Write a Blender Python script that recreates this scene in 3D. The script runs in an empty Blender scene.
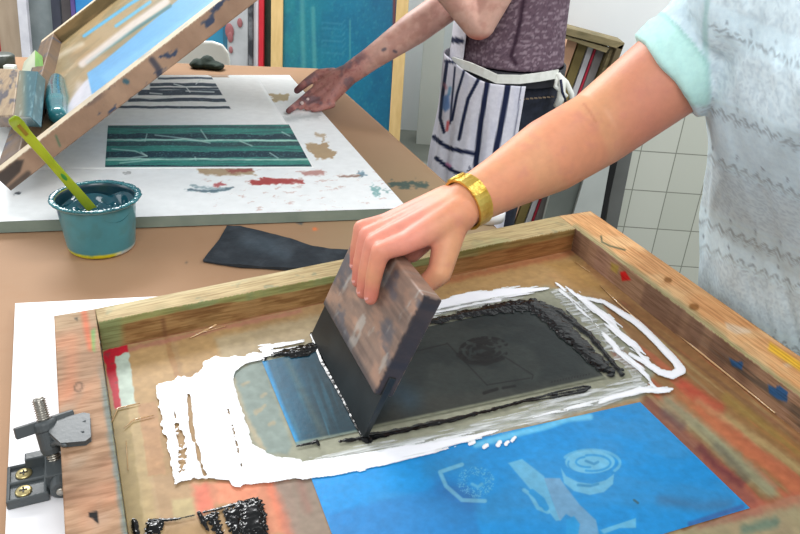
import bpy, bmesh, math, random
import numpy as np
from mathutils import Vector, Matrix
random.seed(4)
# ------------------------------------------------------------------ camera model
F, CX, CY = 734.0, 400.0, 267.0
PI = math.pi
_p, _r = math.radians(27.4), math.radians(4.0)
FW = np.array([0, math.cos(_p), -math.sin(_p)])
_rt = np.array([1.0, 0, 0]); _up = np.cross(_rt, FW)
RT = _rt*math.cos(_r) + _up*math.sin(_r)
UP = -_rt*math.sin(_r) + _up*math.cos(_r)
CAM = np.array([0, 0, 1.417])
def ray(x, y): return FW*F + RT*(x-CX) - UP*(y-CY)
def P(x, y, z):                       # point of the horizontal plane at height z
    d = ray(x, y); return CAM + d*((z-CAM[2])/d[2])
def PD(x, y, Y):                      # point of the vertical plane y = Y
    d = ray(x, y); return CAM + d*(Y/d[1])
def pj(V):                            # world -> photo frame, vectorised
    V = np.asarray(V, float) - CAM
    w = V@FW
    return CX + F*(V@RT)/w, CY - F*(V@UP)/w
ZT, ZM, ZS = 0.800, 0.821, 0.867      # table top, screen mesh, screen top
COL = bpy.context.scene.collection
# ------------------------------------------------------------------ colour + materials
def lin(c):
    c = np.asarray(c, float)/255.0
    return np.where(c <= 0.04045, c/12.92, ((c+0.055)/1.055)**2.4)
def L4(c): a = lin(c); return (float(a[0]), float(a[1]), float(a[2]), 1.0)
def newmat(name):
    m = bpy.data.materials.new(name); m.use_nodes = True
    nt = m.node_tree; b = nt.nodes['Principled BSDF']
    return m, nt, b
def nd(nt, t, **k):
    n = nt.nodes.new(t)
    for a, v in k.items(): setattr(n, a, v)
    return n
def mat(name, c1, c2=None, rough=0.6, scale=8.0, bump=0.0, bscale=60.0, metal=0.0, stretch=(1,1,1), spec=0.4, contrast=(0.3,0.7), vcol=False, coat=0.0, sss=0.0, trans=0.0, alpha=1.0, rotz=None):
    m, nt, b = newmat(name)
    tc = nd(nt, 'ShaderNodeTexCoord'); mp = nd(nt, 'ShaderNodeMapping'); mp.inputs['Scale'].default_value = stretch
    if rotz is None: nt.links.new(tc.outputs['Object'], mp.inputs['Vector'])
    else:
        m0 = nd(nt, 'ShaderNodeMapping'); m0.inputs['Rotation'].default_value = (0, 0, rotz)
        nt.links.new(tc.outputs['Object'], m0.inputs['Vector']); nt.links.new(m0.outputs['Vector'], mp.inputs['Vector'])
    nz = nd(nt, 'ShaderNodeTexNoise'); nz.inputs['Scale'].default_value = scale; nz.inputs['Detail'].default_value = 6
    nt.links.new(mp.outputs['Vector'], nz.inputs['Vector'])
    cr = nd(nt, 'ShaderNodeValToRGB')
    cr.color_ramp.elements[0].position = contrast[0]; cr.color_ramp.elements[1].position = contrast[1]
    nt.links.new(nz.outputs['Fac'], cr.inputs['Fac'])
    if vcol:
        at = nd(nt, 'ShaderNodeAttribute', attribute_name='Col')
        cr.color_ramp.elements[0].color = L4(c1); cr.color_ramp.elements[1].color = L4(c2 or (255,255,255))
        mx = nd(nt, 'ShaderNodeMix', data_type='RGBA', blend_type='MULTIPLY'); mx.inputs[0].default_value = 1.0
        nt.links.new(at.outputs['Color'], mx.inputs[6]); nt.links.new(cr.outputs['Color'], mx.inputs[7])
        nt.links.new(mx.outputs[2], b.inputs['Base Color'])
    else:
        cr.color_ramp.elements[0].color = L4(c1); cr.color_ramp.elements[1].color = L4(c2 or c1)
        nt.links.new(cr.outputs['Color'], b.inputs['Base Color'])
    if bump:
        n2 = nd(nt, 'ShaderNodeTexNoise'); n2.inputs['Scale'].default_value = bscale; n2.inputs['Detail'].default_value = 5
        nt.links.new(mp.outputs['Vector'], n2.inputs['Vector'])
        bp = nd(nt, 'ShaderNodeBump'); bp.inputs['Strength'].default_value = bump; bp.inputs['Distance'].default_value = 0.002
        nt.links.new(n2.outputs['Fac'], bp.inputs['Height']); nt.links.new(bp.outputs['Normal'], b.inputs['Normal'])
    b.inputs['Roughness'].default_value = rough; b.inputs['Metallic'].default_value = metal
    b.inputs['Specular IOR Level'].default_value = spec; b.inputs['Coat Weight'].default_value = coat
    b.inputs['Coat Roughness'].default_value = 0.08
    if sss:
        b.inputs['Subsurface Weight'].default_value = sss; b.inputs['Subsurface Radius'].default_value = (1.0, 0.35, 0.2); b.inputs['Subsurface Scale'].default_value = 0.01
    if trans: b.inputs['Transmission Weight'].default_value = trans
    if alpha < 1: b.inputs['Alpha'].default_value = alpha
    return m
# ------------------------------------------------------------------ object helpers
def tag(o, label=None, cat=None, group=None, kind=None):
    if label: o['label'] = label
    if cat: o['category'] = cat
    if group: o['group'] = group
    if kind: o['kind'] = kind
    return o
def empty(name, loc, label, cat, group=None, rot=None):
    o = bpy.data.objects.new(name, None); o.empty_display_size = 0.05; COL.objects.link(o)
    o.location = Vector([float(v) for v in loc])
    if rot is not None: o.rotation_euler = rot
    return tag(o, label, cat, group)
def link(name, me, m, parent=None, smooth=False):
    me.name = name
    o = bpy.data.objects.new(name, me); COL.objects.link(o)
    if m: me.materials.append(m)
    if smooth: me.polygons.foreach_set('use_smooth', [True]*len(me.polygons))
    if parent:
        o.parent = parent
        o.matrix_parent_inverse = Matrix.LocRotScale(parent.location, parent.rotation_euler, parent.scale).inverted() if parent.parent is None else parent_world(parent).inverted()
    return o
def parent_world(o):
    mb = Matrix.LocRotScale(o.location, o.rotation_euler, o.scale)
    if o.parent: return parent_world(o.parent) @ o.matrix_parent_inverse @ mb
    return mb
def py(name, V, Fs, m, parent=None, smooth=False, cols=None):
    me = bpy.data.meshes.new(name)
    me.from_pydata([tuple(map(float, v)) for v in V], [], [tuple(map(int, f)) for f in Fs])
    if cols is not None: setcol(me, cols)
    me.update()
    return link(name, me, m, parent, smooth)
def setcol(me, cols):
    a = me.color_attributes.new('Col', 'FLOAT_COLOR', 'POINT')
    c = np.ones((len(me.vertices), 4), np.float32); c[:, :3] = cols
    a.data.foreach_set('color', c.ravel())
def meshverts(me):
    a = np.zeros(len(me.vertices)*3, np.float32); me.vertices.foreach_get('co', a); return a.reshape(-1, 3)
class MB:
    def __init__(s): s.V = []; s.F = []
    def add(s, V, Fs):
        k = len(s.V); s.V += [np.asarray(v, float) for v in V]; s.F += [tuple(i+k for i in f) for f in Fs]; return s
    def hexa(s, b4, t4):              # bottom and top quads
        s.add(list(b4)+list(t4), [(3,2,1,0),(4,5,6,7),(0,1,5,4),(1,2,6,5),(2,3,7,6),(3,0,4,7)]); return s
    def box(s, c, sx, sy, sz, ax=None):   # centre, half sizes, axes
        c = np.asarray(c, float); A = np.eye(3) if ax is None else np.asarray(ax, float)
        x, y, z = A[0]*sx, A[1]*sy, A[2]*sz
        return s.hexa([c-x-y-z, c+x-y-z, c+x+y-z, c-x+y-z], [c-x-y+z, c+x-y+z, c+x+y+z, c-x+y+z])
    def lathe(s, o, ax, prof, n=24, close=True):   # profile of (radius, height) about axis
        ax = np.asarray(ax, float); ax = ax/np.linalg.norm(ax)
        t = np.array([1, 0, 0.]) if abs(ax[0]) < .8 else np.array([0, 1., 0])
        u = np.cross(ax, t); u /= np.linalg.norm(u); v = np.cross(ax, u)
        V = []; Fs = []
        for r, h in prof:
            for k in range(n):
                a = 2*PI*k/n; V.append(np.asarray(o)+ax*h+(u*math.cos(a)+v*math.sin(a))*r)
        for i in range(len(prof)-1):
            for k in range(n):
                k2 = (k+1) % n; Fs.append((i*n+k, i*n+k2, (i+1)*n+k2, (i+1)*n+k))
        if close:
            Fs.append(tuple(reversed(range(n)))); Fs.append(tuple((len(prof)-1)*n+k for k in range(n)))
        return s.add(V, Fs)
    def tube(s, pts, rs, n=14):
        pts = [np.asarray(p, float) for p in pts]
        if not hasattr(rs, '__len__'): rs = [rs]*len(pts)
        V = []; Fs = []; pu = None
        for i, p in enumerate(pts):
            d = pts[min(i+1, len(pts)-1)]-pts[max(i-1, 0)]; d /= np.linalg.norm(d)
            if pu is None:
                t = np.array([0, 0, 1.]) if abs(d[2]) < .8 else np.array([1., 0, 0]); u = np.cross(d, t)
            else: u = pu-d*(pu@d)
            u /= np.linalg.norm(u); pu = u; v = np.cross(d, u)
            for k in range(n):
                a = 2*PI*k/n; V.append(p+(u*math.cos(a)+v*math.sin(a))*rs[i])
        for i in range(len(pts)-1):
            for k in range(n):
                k2 = (k+1) % n; Fs.append((i*n+k, i*n+k2, (i+1)*n+k2, (i+1)*n+k))
        Fs.append(tuple(reversed(range(n)))); Fs.append(tuple((len(pts)-1)*n+k for k in range(n)))
        return s.add(V, Fs)
    def pill(s, a, b, ra, rb, n=18, m=6, flat=None):
        a = np.asarray(a, float); b = np.asarray(b, float); d = b-a; Ln = np.linalg.norm(d)
        if Ln < 1e-6: d = np.array([0, 0, 1.]); Ln = 1e-6
        prof = [(max(ra*math.cos(t), 1e-5), ra*math.sin(t)) for t in np.linspace(-PI/2, 0, m)]
        prof += [(max(rb*math.cos(t), 1e-5), Ln+rb*math.sin(t)) for t in np.linspace(0, PI/2, m)]
        return s.lathe(a, d, prof, n)
    def ell(s, c, r3, ax=None, n=24, m=14):
        A = np.eye(3) if ax is None else np.asarray(ax, float)
        V = []; Fs = []; c = np.asarray(c, float)
        for i in range(m+1):
            t = -PI/2+PI*i/m
            for k in range(n):
                a = 2*PI*k/n
                q = np.array([math.cos(t)*math.cos(a)*r3[0], math.cos(t)*math.sin(a)*r3[1], math.sin(t)*r3[2]])
                if i in (0, m): q = np.array([1e-5*math.cos(a), 1e-5*math.sin(a), math.sin(t)*r3[2]])
                V.append(c+q@A)
        for i in range(m):
            for k in range(n):
                k2 = (k+1) % n; Fs.append((i*n+k, i*n+k2, (i+1)*n+k2, (i+1)*n+k))
        Fs.append(tuple(reversed(range(n)))); Fs.append(tuple(m*n+k for k in range(n)))
        return s.add(V, Fs)
    def build(s, name, m, parent=None, smooth=False, bevel=0.0):
        o = py(name, s.V, s.F, m, parent, smooth)
        if bevel:
            b = o.modifiers.new('bevel', 'BEVEL'); b.width = bevel; b.segments = 2; b.limit_method = 'ANGLE'
        return o
def remeshed(mb, name, m, parent, voxel, smooth_it=6, colfn=None, disp=None):
    o = py(name, mb.V, mb.F, None)
    r = o.modifiers.new('r', 'REMESH'); r.mode = 'VOXEL'; r.voxel_size = voxel
    if smooth_it:
        sm = o.modifiers.new('s', 'SMOOTH'); sm.factor = 0.5; sm.iterations = smooth_it
    dg = bpy.context.evaluated_depsgraph_get(); dg.update()
    me = bpy.data.meshes.new_from_object(o.evaluated_get(dg))
    old = o.data; bpy.data.objects.remove(o); bpy.data.meshes.remove(old)
    V = meshverts(me)
    if disp is not None:
        N = np.zeros(len(V)*3, np.float32); me.vertices.foreach_get('normal', N)
        V = V+N.reshape(-1, 3)*disp(V)[:, None]; me.vertices.foreach_set('co', V.astype(np.float32).ravel()); me.update()
    if colfn is not None: setcol(me, lin(colfn(V)))
    return link(name, me, m, parent, True)
# ------------------------------------------------------------------ numpy noise and 2-D masks
def _h(i, j, s): 
    n = (i.astype(np.int64)*374761393+j.astype(np.int64)*668265263+s*1442695041) & 0x7fffffff
    n = ((n ^ (n >> 13))*1274126177) & 0x7fffffff
    return ((n ^ (n >> 16)) & 0xffff)/65535.0
def vn(x, y, s=0):
    xi = np.floor(x); yi = np.floor(y); fx = x-xi; fy = y-yi
    fx = fx*fx*(3-2*fx); fy = fy*fy*(3-2*fy)
    a = _h(xi, yi, s); b = _h(xi+1, yi, s); c = _h(xi, yi+1, s); d = _h(xi+1, yi+1, s)
    return (a*(1-fx)+b*fx)*(1-fy)+(c*(1-fx)+d*fx)*fy
def fbm(x, y, s=0, o=4):
    v = 0; a = .5; t = 0
    for k in range(o): v = v+a*vn(x*2**k, y*2**k, s+k*17); t += a; a *= .5
    return v/t
def dline(px, py_, pts):              # distance to a polyline and running parameter 0..n-1
    D = np.full(px.shape, 1e9); T = np.zeros(px.shape)
    for i in range(len(pts)-1):
        ax, ay = pts[i]; bx, by = pts[i+1]; dx, dy = bx-ax, by-ay
        t = np.clip(((px-ax)*dx+(py_-ay)*dy)/(dx*dx+dy*dy), 0, 1)
        d = np.hypot(px-ax-t*dx, py_-ay-t*dy); k = d < D
        D = np.where(k, d, D); T = np.where(k, i+t, T)
    return D, T
def inpoly(px, py_, pts):
    r = np.zeros(px.shape, bool); n = len(pts)
    for i in range(n):
        x1, y1 = pts[i]; x2, y2 = pts[(i+1) % n]
        if y1 == y2: continue
        c = ((y1 > py_) != (y2 > py_)) & (px < (x2-x1)*(py_-y1)/(y2-y1)+x1)
        r ^= c
    return r
def sdpoly(px, py_, pts):             # positive inside
    D, _ = dline(px, py_, list(pts)+[pts[0]])
    return np.where(inpoly(px, py_, pts), D, -D)
def blend(c, col, w):
    return c*(1-w[..., None])+np.asarray(col, float)*w[..., None]
def sm(x, a, b): t = np.clip((x-a)/(b-a), 0, 1); return t*t*(3-2*t)
def polyfill(c, px, py_, pts, col, a=1.0, soft=1.0):
    return blend(c, col, sm(sdpoly(px, py_, pts), -soft, soft)*a)
def stroke(c, px, py_, pts, col, w, a=1.0, soft=1.0):
    D, T = dline(px, py_, pts); return blend(c, col, (1-sm(D, w-soft, w+soft))*a)
def gridquad(name, q, n, m, colfn, mt, parent=None, thick=0.0, hfn=None, updir=(0,0,1)):
    """quad q = four 3-D corners; a closed slab when thick > 0"""
    q = [np.asarray(v, float) for v in q]
    s, t = np.meshgrid(np.linspace(0, 1, n+1), np.linspace(0, 1, m+1), indexing='xy')
    s = s.ravel()[:, None]; t = t.ravel()[:, None]
    V = (q[0]*(1-s)+q[1]*s)*(1-t)+(q[3]*(1-s)+q[2]*s)*t
    x, y = pj(V)
    if hfn is not None: V = V+np.asarray(updir, float)*hfn(x, y)[:, None]
    cols = colfn(x, y, V)
    i, j = np.meshgrid(np.arange(n), np.arange(m), indexing='xy')
    a = (j*(n+1)+i).ravel(); Fq = np.stack([a, a+1, a+n+2, a+n+1], 1)
    if thick:
        N = (n+1)*(m+1); Vb = V-np.asarray(updir, float)*thick
        V = np.vstack([V, Vb]); cols = np.vstack([cols, cols])
        bd = [k for k in range(n)]+[k*(n+1)+n for k in range(m)]+[m*(n+1)+n-k for k in range(n)]+[(m-k)*(n+1) for k in range(m)]
        S = [(bd[k], bd[k]+N, bd[(k+1) % len(bd)]+N, bd[(k+1) % len(bd)]) for k in range(len(bd))]
        Fq = np.vstack([Fq, (Fq+N)[:, ::-1], np.array(S)])
    nrm = np.cross(q[1]-q[0], q[3]-q[0])
    if nrm@np.asarray(updir, float) < 0: Fq = Fq[:, ::-1]
    me = bpy.data.meshes.new(name); me.vertices.add(len(V)); me.vertices.foreach_set('co', V.astype(np.float32).ravel())
    me.loops.add(Fq.size); me.loops.foreach_set('vertex_index', Fq.astype(np.int32).ravel())
    me.polygons.add(len(Fq)); me.polygons.foreach_set('loop_start', np.arange(0, Fq.size, 4, dtype=np.int32))
    me.update(calc_edges=True); me.validate()
    setcol(me, lin(np.clip(cols, 0, 255)))
    return link(name, me, mt, parent, hfn is not None)
def inkpatch(name, box, z, res, fieldfn, h, colfn, mt, parent=None):
    """sheet of ink: cells of a fine plane grid where the field is positive, raised towards its middle. box in photo px"""
    c = [P(x, y, z) for x, y in ((box[0], box[1]), (box[2], box[1]), (box[2], box[3]), (box[0], box[3]))]
    x0 = min(v[0] for v in c); x1 = max(v[0] for v in c); y0 = min(v[1] for v in c); y1 = max(v[1] for v in c)
    xs = np.arange(x0, x1, res); ys = np.arange(y0, y1, res); X, Y = np.meshgrid(xs, ys)
    V = np.stack([X.ravel(), Y.ravel(), np.full(X.size, z)], 1)
    px, pyy = pj(V); f = fieldfn(px, pyy, V[:, 0], V[:, 1])
    f = np.where((px > box[0]) & (px < box[2]) & (pyy > box[1]) & (pyy < box[3]), f, -1)
    n = len(xs); i, j = np.meshgrid(np.arange(n-1), np.arange(len(ys)-1)); a = (j*n+i).ravel()
    Q = np.stack([a, a+1, a+n+1, a+n], 1)
    k = (f[Q].max(1) > 0) & (f[Q].mean(1) > -.35); Q = Q[k]
    use, inv = np.unique(Q, return_inverse=True); Q = inv.reshape(-1, 4)
    V = V[use]; f = f[use]; px = px[use]; pyy = pyy[use]
    V[:, 2] += h(np.maximum(f, 0), V[:, 0], V[:, 1])
    me = bpy.data.meshes.new(name); me.vertices.add(len(V)); me.vertices.foreach_set('co', V.astype(np.float32).ravel())
    me.loops.add(Q.size); me.loops.foreach_set('vertex_index', Q.astype(np.int32).ravel())
    me.polygons.add(len(Q)); me.polygons.foreach_set('loop_start', np.arange(0, Q.size, 4, dtype=np.int32))
    me.update(calc_edges=True); me.validate()
    setcol(me, lin(np.clip(colfn(px, pyy, V, f), 0, 255)))
    return link(name, me, mt, parent, True)
def quadpx(pts, z): return [P(x, y, z) for x, y in pts]
def boxgrid(name, bq, tq, ns, colfn, mt, parent=None, bevel=0.0):
    """box from bottom and top quads with every face subdivided and coloured. ns=(along 0-1, along 1-2, height)"""
    b = [np.asarray(v, float) for v in bq]; t = [np.asarray(v, float) for v in tq]
    faces = [('top', [t[0], t[1], t[2], t[3]], ns[0], ns[1]), ('bottom', [b[3], b[2], b[1], b[0]], ns[0], ns[1]),
             ('f01', [b[0], b[1], t[1], t[0]], ns[0], ns[2]), ('f12', [b[1], b[2], t[2], t[1]], ns[1], ns[2]),
             ('f23', [b[2], b[3], t[3], t[2]], ns[0], ns[2]), ('f30', [b[3], b[0], t[0], t[3]], ns[1], ns[2])]
    VV = []; FF = []; CC = []; k = 0
    for fn, q, n, m in faces:
        s, tt = np.meshgrid(np.linspace(0, 1, n+1), np.linspace(0, 1, m+1), indexing='xy')
        s = s.ravel()[:, None]; tt = tt.ravel()[:, None]
        V = (q[0]*(1-s)+q[1]*s)*(1-tt)+(q[3]*(1-s)+q[2]*s)*tt
        x, y = pj(V); CC.append(colfn(x, y, V, fn, s[:, 0], tt[:, 0]))
        i, j = np.meshgrid(np.arange(n), np.arange(m), indexing='xy')
        a = (j*(n+1)+i).ravel()+k; FF.append(np.stack([a, a+1, a+n+2, a+n+1], 1)); VV.append(V); k += len(V)
    V = np.vstack(VV); Q = np.vstack(FF); C = np.vstack(CC)
    me = bpy.data.meshes.new(name); me.vertices.add(len(V)); me.vertices.foreach_set('co', V.astype(np.float32).ravel())
    me.loops.add(Q.size); me.loops.foreach_set('vertex_index', Q.astype(np.int32).ravel())
    me.polygons.add(len(Q)); me.polygons.foreach_set('loop_start', np.arange(0, Q.size, 4, dtype=np.int32))
    me.update(calc_edges=True); me.validate(); setcol(me, lin(np.clip(C, 0, 255)))
    bm = bmesh.new(); bm.from_mesh(me); bmesh.ops.remove_doubles(bm, verts=bm.verts, dist=1e-6); bmesh.ops.recalc_face_normals(bm, faces=bm.faces); bm.to_mesh(me); bm.free()
    return link(name, me, mt, parent)
def woodcol(base, dark, V, along, seed, gs=1.0, k=.5):
    a = np.asarray(along, float); a = a/np.linalg.norm(a)
    l = V@a; R = V-l[:, None]*a; c1 = R[:, 0]+R[:, 1]*.7; c2 = R[:, 2]+R[:, 1]*.3
    g = fbm(l*6*gs, c1*160*gs+c2*150*gs, seed)*.6+fbm(l*25, c1*60+c2*60, seed+5)*.4
    C = np.tile(np.asarray(base, float), (len(V), 1))
    return blend(C, dark, np.clip((g-.42)*2.2, 0, 1)*k)
sc = bpy.context.scene
# ------------------------------------------------------------------ camera
cd = bpy.data.cameras.new('camera'); cam = bpy.data.objects.new('camera', cd); COL.objects.link(cam)
cd.sensor_width = 36; cd.lens = F/800*36; cd.clip_start = .02
M = Matrix.Identity(4)
for i in range(3): M[i][0] = RT[i]; M[i][1] = UP[i]; M[i][2] = -FW[i]; M[i][3] = CAM[i]
cam.matrix_world = M; sc.camera = cam
sc.view_settings.view_transform = 'Standard'; sc.view_settings.look = 'None'; sc.view_settings.gamma = 1; sc.view_settings.use_curve_mapping = False
sc.view_settings.exposure = 0.40
# ------------------------------------------------------------------ light: white room, ceiling fixtures, added fill lamps
w = bpy.data.worlds.new('world'); sc.world = w; w.use_nodes = True
bgn = w.node_tree.nodes['Background']; bgn.inputs['Color'].default_value = (.93, .97, 1.0, 1); bgn.inputs['Strength'].default_value = 0.50
def area(name, loc, to, sx, sy, e, col=(1, 1, 1)):
    l = bpy.data.lights.new(name, 'AREA'); l.shape = 'RECTANGLE'; l.size = sx; l.size_y = sy; l.energy = e; l.color = col
    o = bpy.data.objects.new(name, l); COL.objects.link(o); o.location = loc
    o.rotation_euler = (Vector(to)-Vector(loc)).to_track_quat('-Z', 'Y').to_euler(); return o
area('ceiling_and_fill_lamp', (-1.6, 3.6, 2.9), (-.5, 1.4, .8), 1.6, .9, 98)
area('ceiling_and_fill_lamp', (.2, -.9, 2.7), (.1, 1.4, .8), 1.6, .8, 26)  # added soft frontal fill from behind the camera
area('window_light', (-2.6, .6, 2.0), (0, 1.4, .85), 1.4, 1.4, 13, (.93, .97, 1))
area('ceiling_and_fill_lamp', (1.3, 1.2, 2.7), (1.0, 2.4, 1.0), .9, .5, 22)  # added lamp, brightens the shaded wall at the far right
# ------------------------------------------------------------------ room
def structure(name, mb, m, **k):
    o = mb.build(name, m, None); o['kind'] = 'structure'; return o
m_floor = mat('floor_concrete', (120,124,116), (150,152,142), .6, 3, .2, 40)
m_wall = mat('wall_paint', (226,230,231), (236,240,240), .8, 2, .1, 60)
structure('floor', MB().box((-.4, 2.2, -.05), 3.4, 3.4, .05), m_floor)
structure('wall_back', MB().box((-1.45, 4.75, 1.35), 2.25, .06, 1.35), m_wall)
structure('wall_side', MB().box((.56, 3.76, 1.35), .06, .93, 1.35), mat('wall_paint_side', (214,222,222), (224,230,232), .8, 2))
mt_, nt, b = newmat('white_wall_tiles')
tc = nd(nt, 'ShaderNodeTexCoord'); mp = nd(nt, 'ShaderNodeMapping'); mp.inputs['Rotation'].default_value = (PI/2, 0, 0); mp.inputs['Location'].default_value = (.055, .052, 0)
nt.links.new(tc.outputs['Object'], mp.inputs['Vector'])
bk = nd(nt, 'ShaderNodeTexBrick'); bk.offset = 0; bk.inputs['Scale'].default_value = 1
bk.inputs['Color1'].default_value = L4((196,200,188)); bk.inputs['Color2'].default_value = L4((204,207,196)); bk.inputs['Mortar'].default_value = L4((140,143,132))
bk.inputs['Mortar Size'].default_value = .0022; bk.inputs['Brick Width'].default_value = .134; bk.inputs['Row Height'].default_value = .158
sep = nd(nt, 'ShaderNodeSeparateXYZ'); cmb = nd(nt, 'ShaderNodeCombineXYZ')
nt.links.new(tc.outputs['Object'], sep.inputs[0]); nt.links.new(sep.outputs[0], cmb.inputs[0]); nt.links.new(sep.outputs[2], cmb.inputs[1])
mp.inputs['Rotation'].default_value = (0, 0, 0); nt.links.new(cmb.outputs[0], mp.inputs['Vector'])
nt.links.new(mp.outputs['Vector'], bk.inputs['Vector']); nt.links.new(bk.outputs['Color'], b.inputs['Base Color']); b.inputs['Roughness'].default_value = .25
structure('wall_right', MB().box((1.775, 2.78, 1.8), 1.275, .06, .9), m_wall)
structure('wall_right', MB().box((1.775, 2.775, .45), 1.275, .065, .45), mt_).name = 'wall_right_tiled'
mw = structure('trim_1', MB().box((.105, 4.55, 1.2), .058, .14, 1.2), mat('white_column', (205,208,200), (216,218,210), .6, 3))
# ------------------------------------------------------------------ worktable and kraft paper
tb = (-.354, 2.742); dr = ((.088+.354)/(2.742-1.664))
xr = lambda y: tb[0]+(tb[1]-y)*dr
bl = P(0, 61, ZT)
Ybl = 2.55
tq = [(-1.9, Ybl-.02), (tb[0], tb[1]), (xr(.12), .12), (-1.9, .12)]
wt = empty('worktable', (-.8, 1.2, 0), 'long wooden worktable under brown kraft paper, carrying both print screens', 'table')
m_wood = mat('table_wood', (150,112,76), (176,138,98), .6, 6, .2, 50, stretch=(1, 8, 8))
MB().hexa([(x, y, .755) for x, y in tq], [(x, y, .7975) for x, y in tq]).build('tabletop', m_wood, wt)
for x, y in ((-1.8, .25), (xr(.3)-.12, .3), (-1.8, 2.4), (-.45, 2.6)):
    MB().box((x, y, .3775), .035, .035, .3775).build('leg', m_wood, wt)
m_v = mat('painted_matte', (246,246,246), (255,255,255), .75, 60, .12, 120, vcol=True)
m_paper = mat('kraft_paper', (240,240,240), (255,255,255), .62, 3, .25, 14, vcol=True, spec=.12)
def kraft(x, y, V):
    n = fbm(V[:, 0]*3, V[:, 1]*3, 3); n2 = fbm(V[:, 0]*40, V[:, 1]*40, 8)
    c = np.tile(np.array([164, 130, 101.]), (len(x), 1))
    c = blend(c, (152,119,90), np.clip((n-.4)*2, 0, 1)*.5); c = blend(c, (158,118,86), np.clip((n2-.62)*3, 0, 1)*.25)
    c = blend(c, (150,150,120), sm(V[:, 1], 2.2, 1.4)*sm(V[:, 0], -.3, .0)*.35)
    D, T = dline(x, y, [(392,183),(402,186),(414,183),(424,186)]); nn = fbm(x*.25, y*.6, 21)
    c = blend(c, (62,84,80), (1-sm(D+nn*9, 6, 9))*.85)
    c = stroke(c, x, y, [(431,190),(447,193)], (120,105,80), 1.2, .6)
    c = polyfill(c, x, y, [(312,228),(316,227),(318,230),(313,231)], (230,120,70), .8)
    c = polyfill(c, x, y, [(296,223),(303,222),(302,225)], (60,80,90), .8)
    c = polyfill(c, x, y, [(185,262),(188,261),(187,264)], (60,70,70), .5)
    return c
kp = gridquad('kraft_paper_sheet', [(-1.88, .13, ZT), (xr(.13)-.004, .13, ZT), (tb[0]-.004, tb[1]-.01, ZT), (-1.88, Ybl-.03, ZT)], 500, 520, kraft, m_paper, thick=.002)
tag(kp, 'brown kraft paper sheet covering the whole worktable', 'paper')
# ------------------------------------------------------------------ near print station: white baseboard, wooden screen
m_white = mat('white_board', (232,232,236), (240,240,242), .45, 5, .03, 80)
bb = quadpx([(15, 303), (150, 296.5)], .814)
ddn = P(5, 534, .814)-bb[0]; brd = [bb[0], None, None, bb[0]+ddn*1.15]
ux = np.array([.365, .215, 0]); bx_ = (bb[1]-bb[0])/np.linalg.norm(bb[1]-bb[0]); brd[1] = bb[0]+bx_*.80; brd[2] = brd[3]+bx_*.86
nb = MB().hexa([np.array(v)*[1, 1, 0]+[0, 0, .801] for v in (brd[3], brd[2], brd[1], brd[0])], [np.array(v)*[1, 1, 0]+[0, 0, .814] for v in (brd[3], brd[2], brd[1], brd[0])]).build('baseboard_panel', m_white, bevel=.001)
tag(nb, 'smooth white base board lying under the front wooden screen and its clamp', 'board')

scr = empty('printing_screen', (-.38, .66, .816), 'large wooden screen frame with blue and black stencils, flat in the foreground', 'printing screen')
m_rail = mat('raw_pine', (238,238,238), (255,255,255), .65, 40, .35, 160, vcol=True, spec=.15)
q = lambda x, y, z=ZS: P(x, y, z)
LBo, LBi = q(54,316), q(95,309); LFo, LFi = q(65,534), q(127.5,534)
LFo = LBo+(LFo-LBo)*1.5; LFi = LBi+(LFi-LBi)*1.5
BiL, BiR, Rc, RB = q(98,322), q(575.6,228.5), q(558.7,216), q(590.5,211)
Ri, Ro = q(800,397), q(800,356.5)
Ri = BiR+(Ri-BiR)*1.55; Ro = RB+(Ro-RB)*1.55
dn = np.array([0, 0, ZS-.817])
along_l = LFo-LBo; along_b = RB-LBo; along_r = Ro-RB
def c_left(x, y, V, fn, s, t):
    C = woodcol((172,138,110), (126,98,76), V, along_b, 5, .9, 1.0)      # cross scratches
    C = blend(C, (200,130,98), sm(fbm(V[:, 0]*9, V[:, 1]*9, 40), .5, .75)*.5)
    C = blend(C, (150,136,118), sm(fbm(V[:, 0]*30, V[:, 1]*14, 41), .55, .8)*.5)
    C = polyfill(C, x, y, [(52,312),(95,306),(96,320),(56,332)], (172,150,120), .7, 4)
    C = stroke(C, x, y, [(84,312),(87,330),(91,348)], (226,92,60), 3, .5, 3)
    C = stroke(C, x, y, [(62,344),(72,340),(70,395)], (210,120,85), 6, .3, 6)
    C = stroke(C, x, y, [(79,386),(78,388)], (110,84,66), 4.5, .8, 1); C = stroke(C, x, y, [(79,386),(78,388)], (180,140,115), 2.5, .8, 1)
    C = polyfill(C, x, y, [(88,512),(98,511),(99,520),(97,525),(94,519),(88,517)], (18,16,16), 1, .6)
    C = polyfill(C, x, y, [(74,318),(78,317),(77,321)], (50,50,45), .7)
    # worn blue-grey inner edge
    e, _ = dline(x, y, [(95,309),(103.5,374),(127.5,534),(150,700)])
    C = blend(C, (104,122,122), (1-sm(e, 2, 5+4*vn(x*.3, y*.2, 6)))*sm(y, 350, 400)*.8)
    C = polyfill(C, x, y, [(91,331),(95,328),(95,352),(92,350)], (70,190,90), .5, 2)
    if fn == 'f23': C = blend(C, (150,146,108), np.ones(len(x))*.6)
    return C
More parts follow.
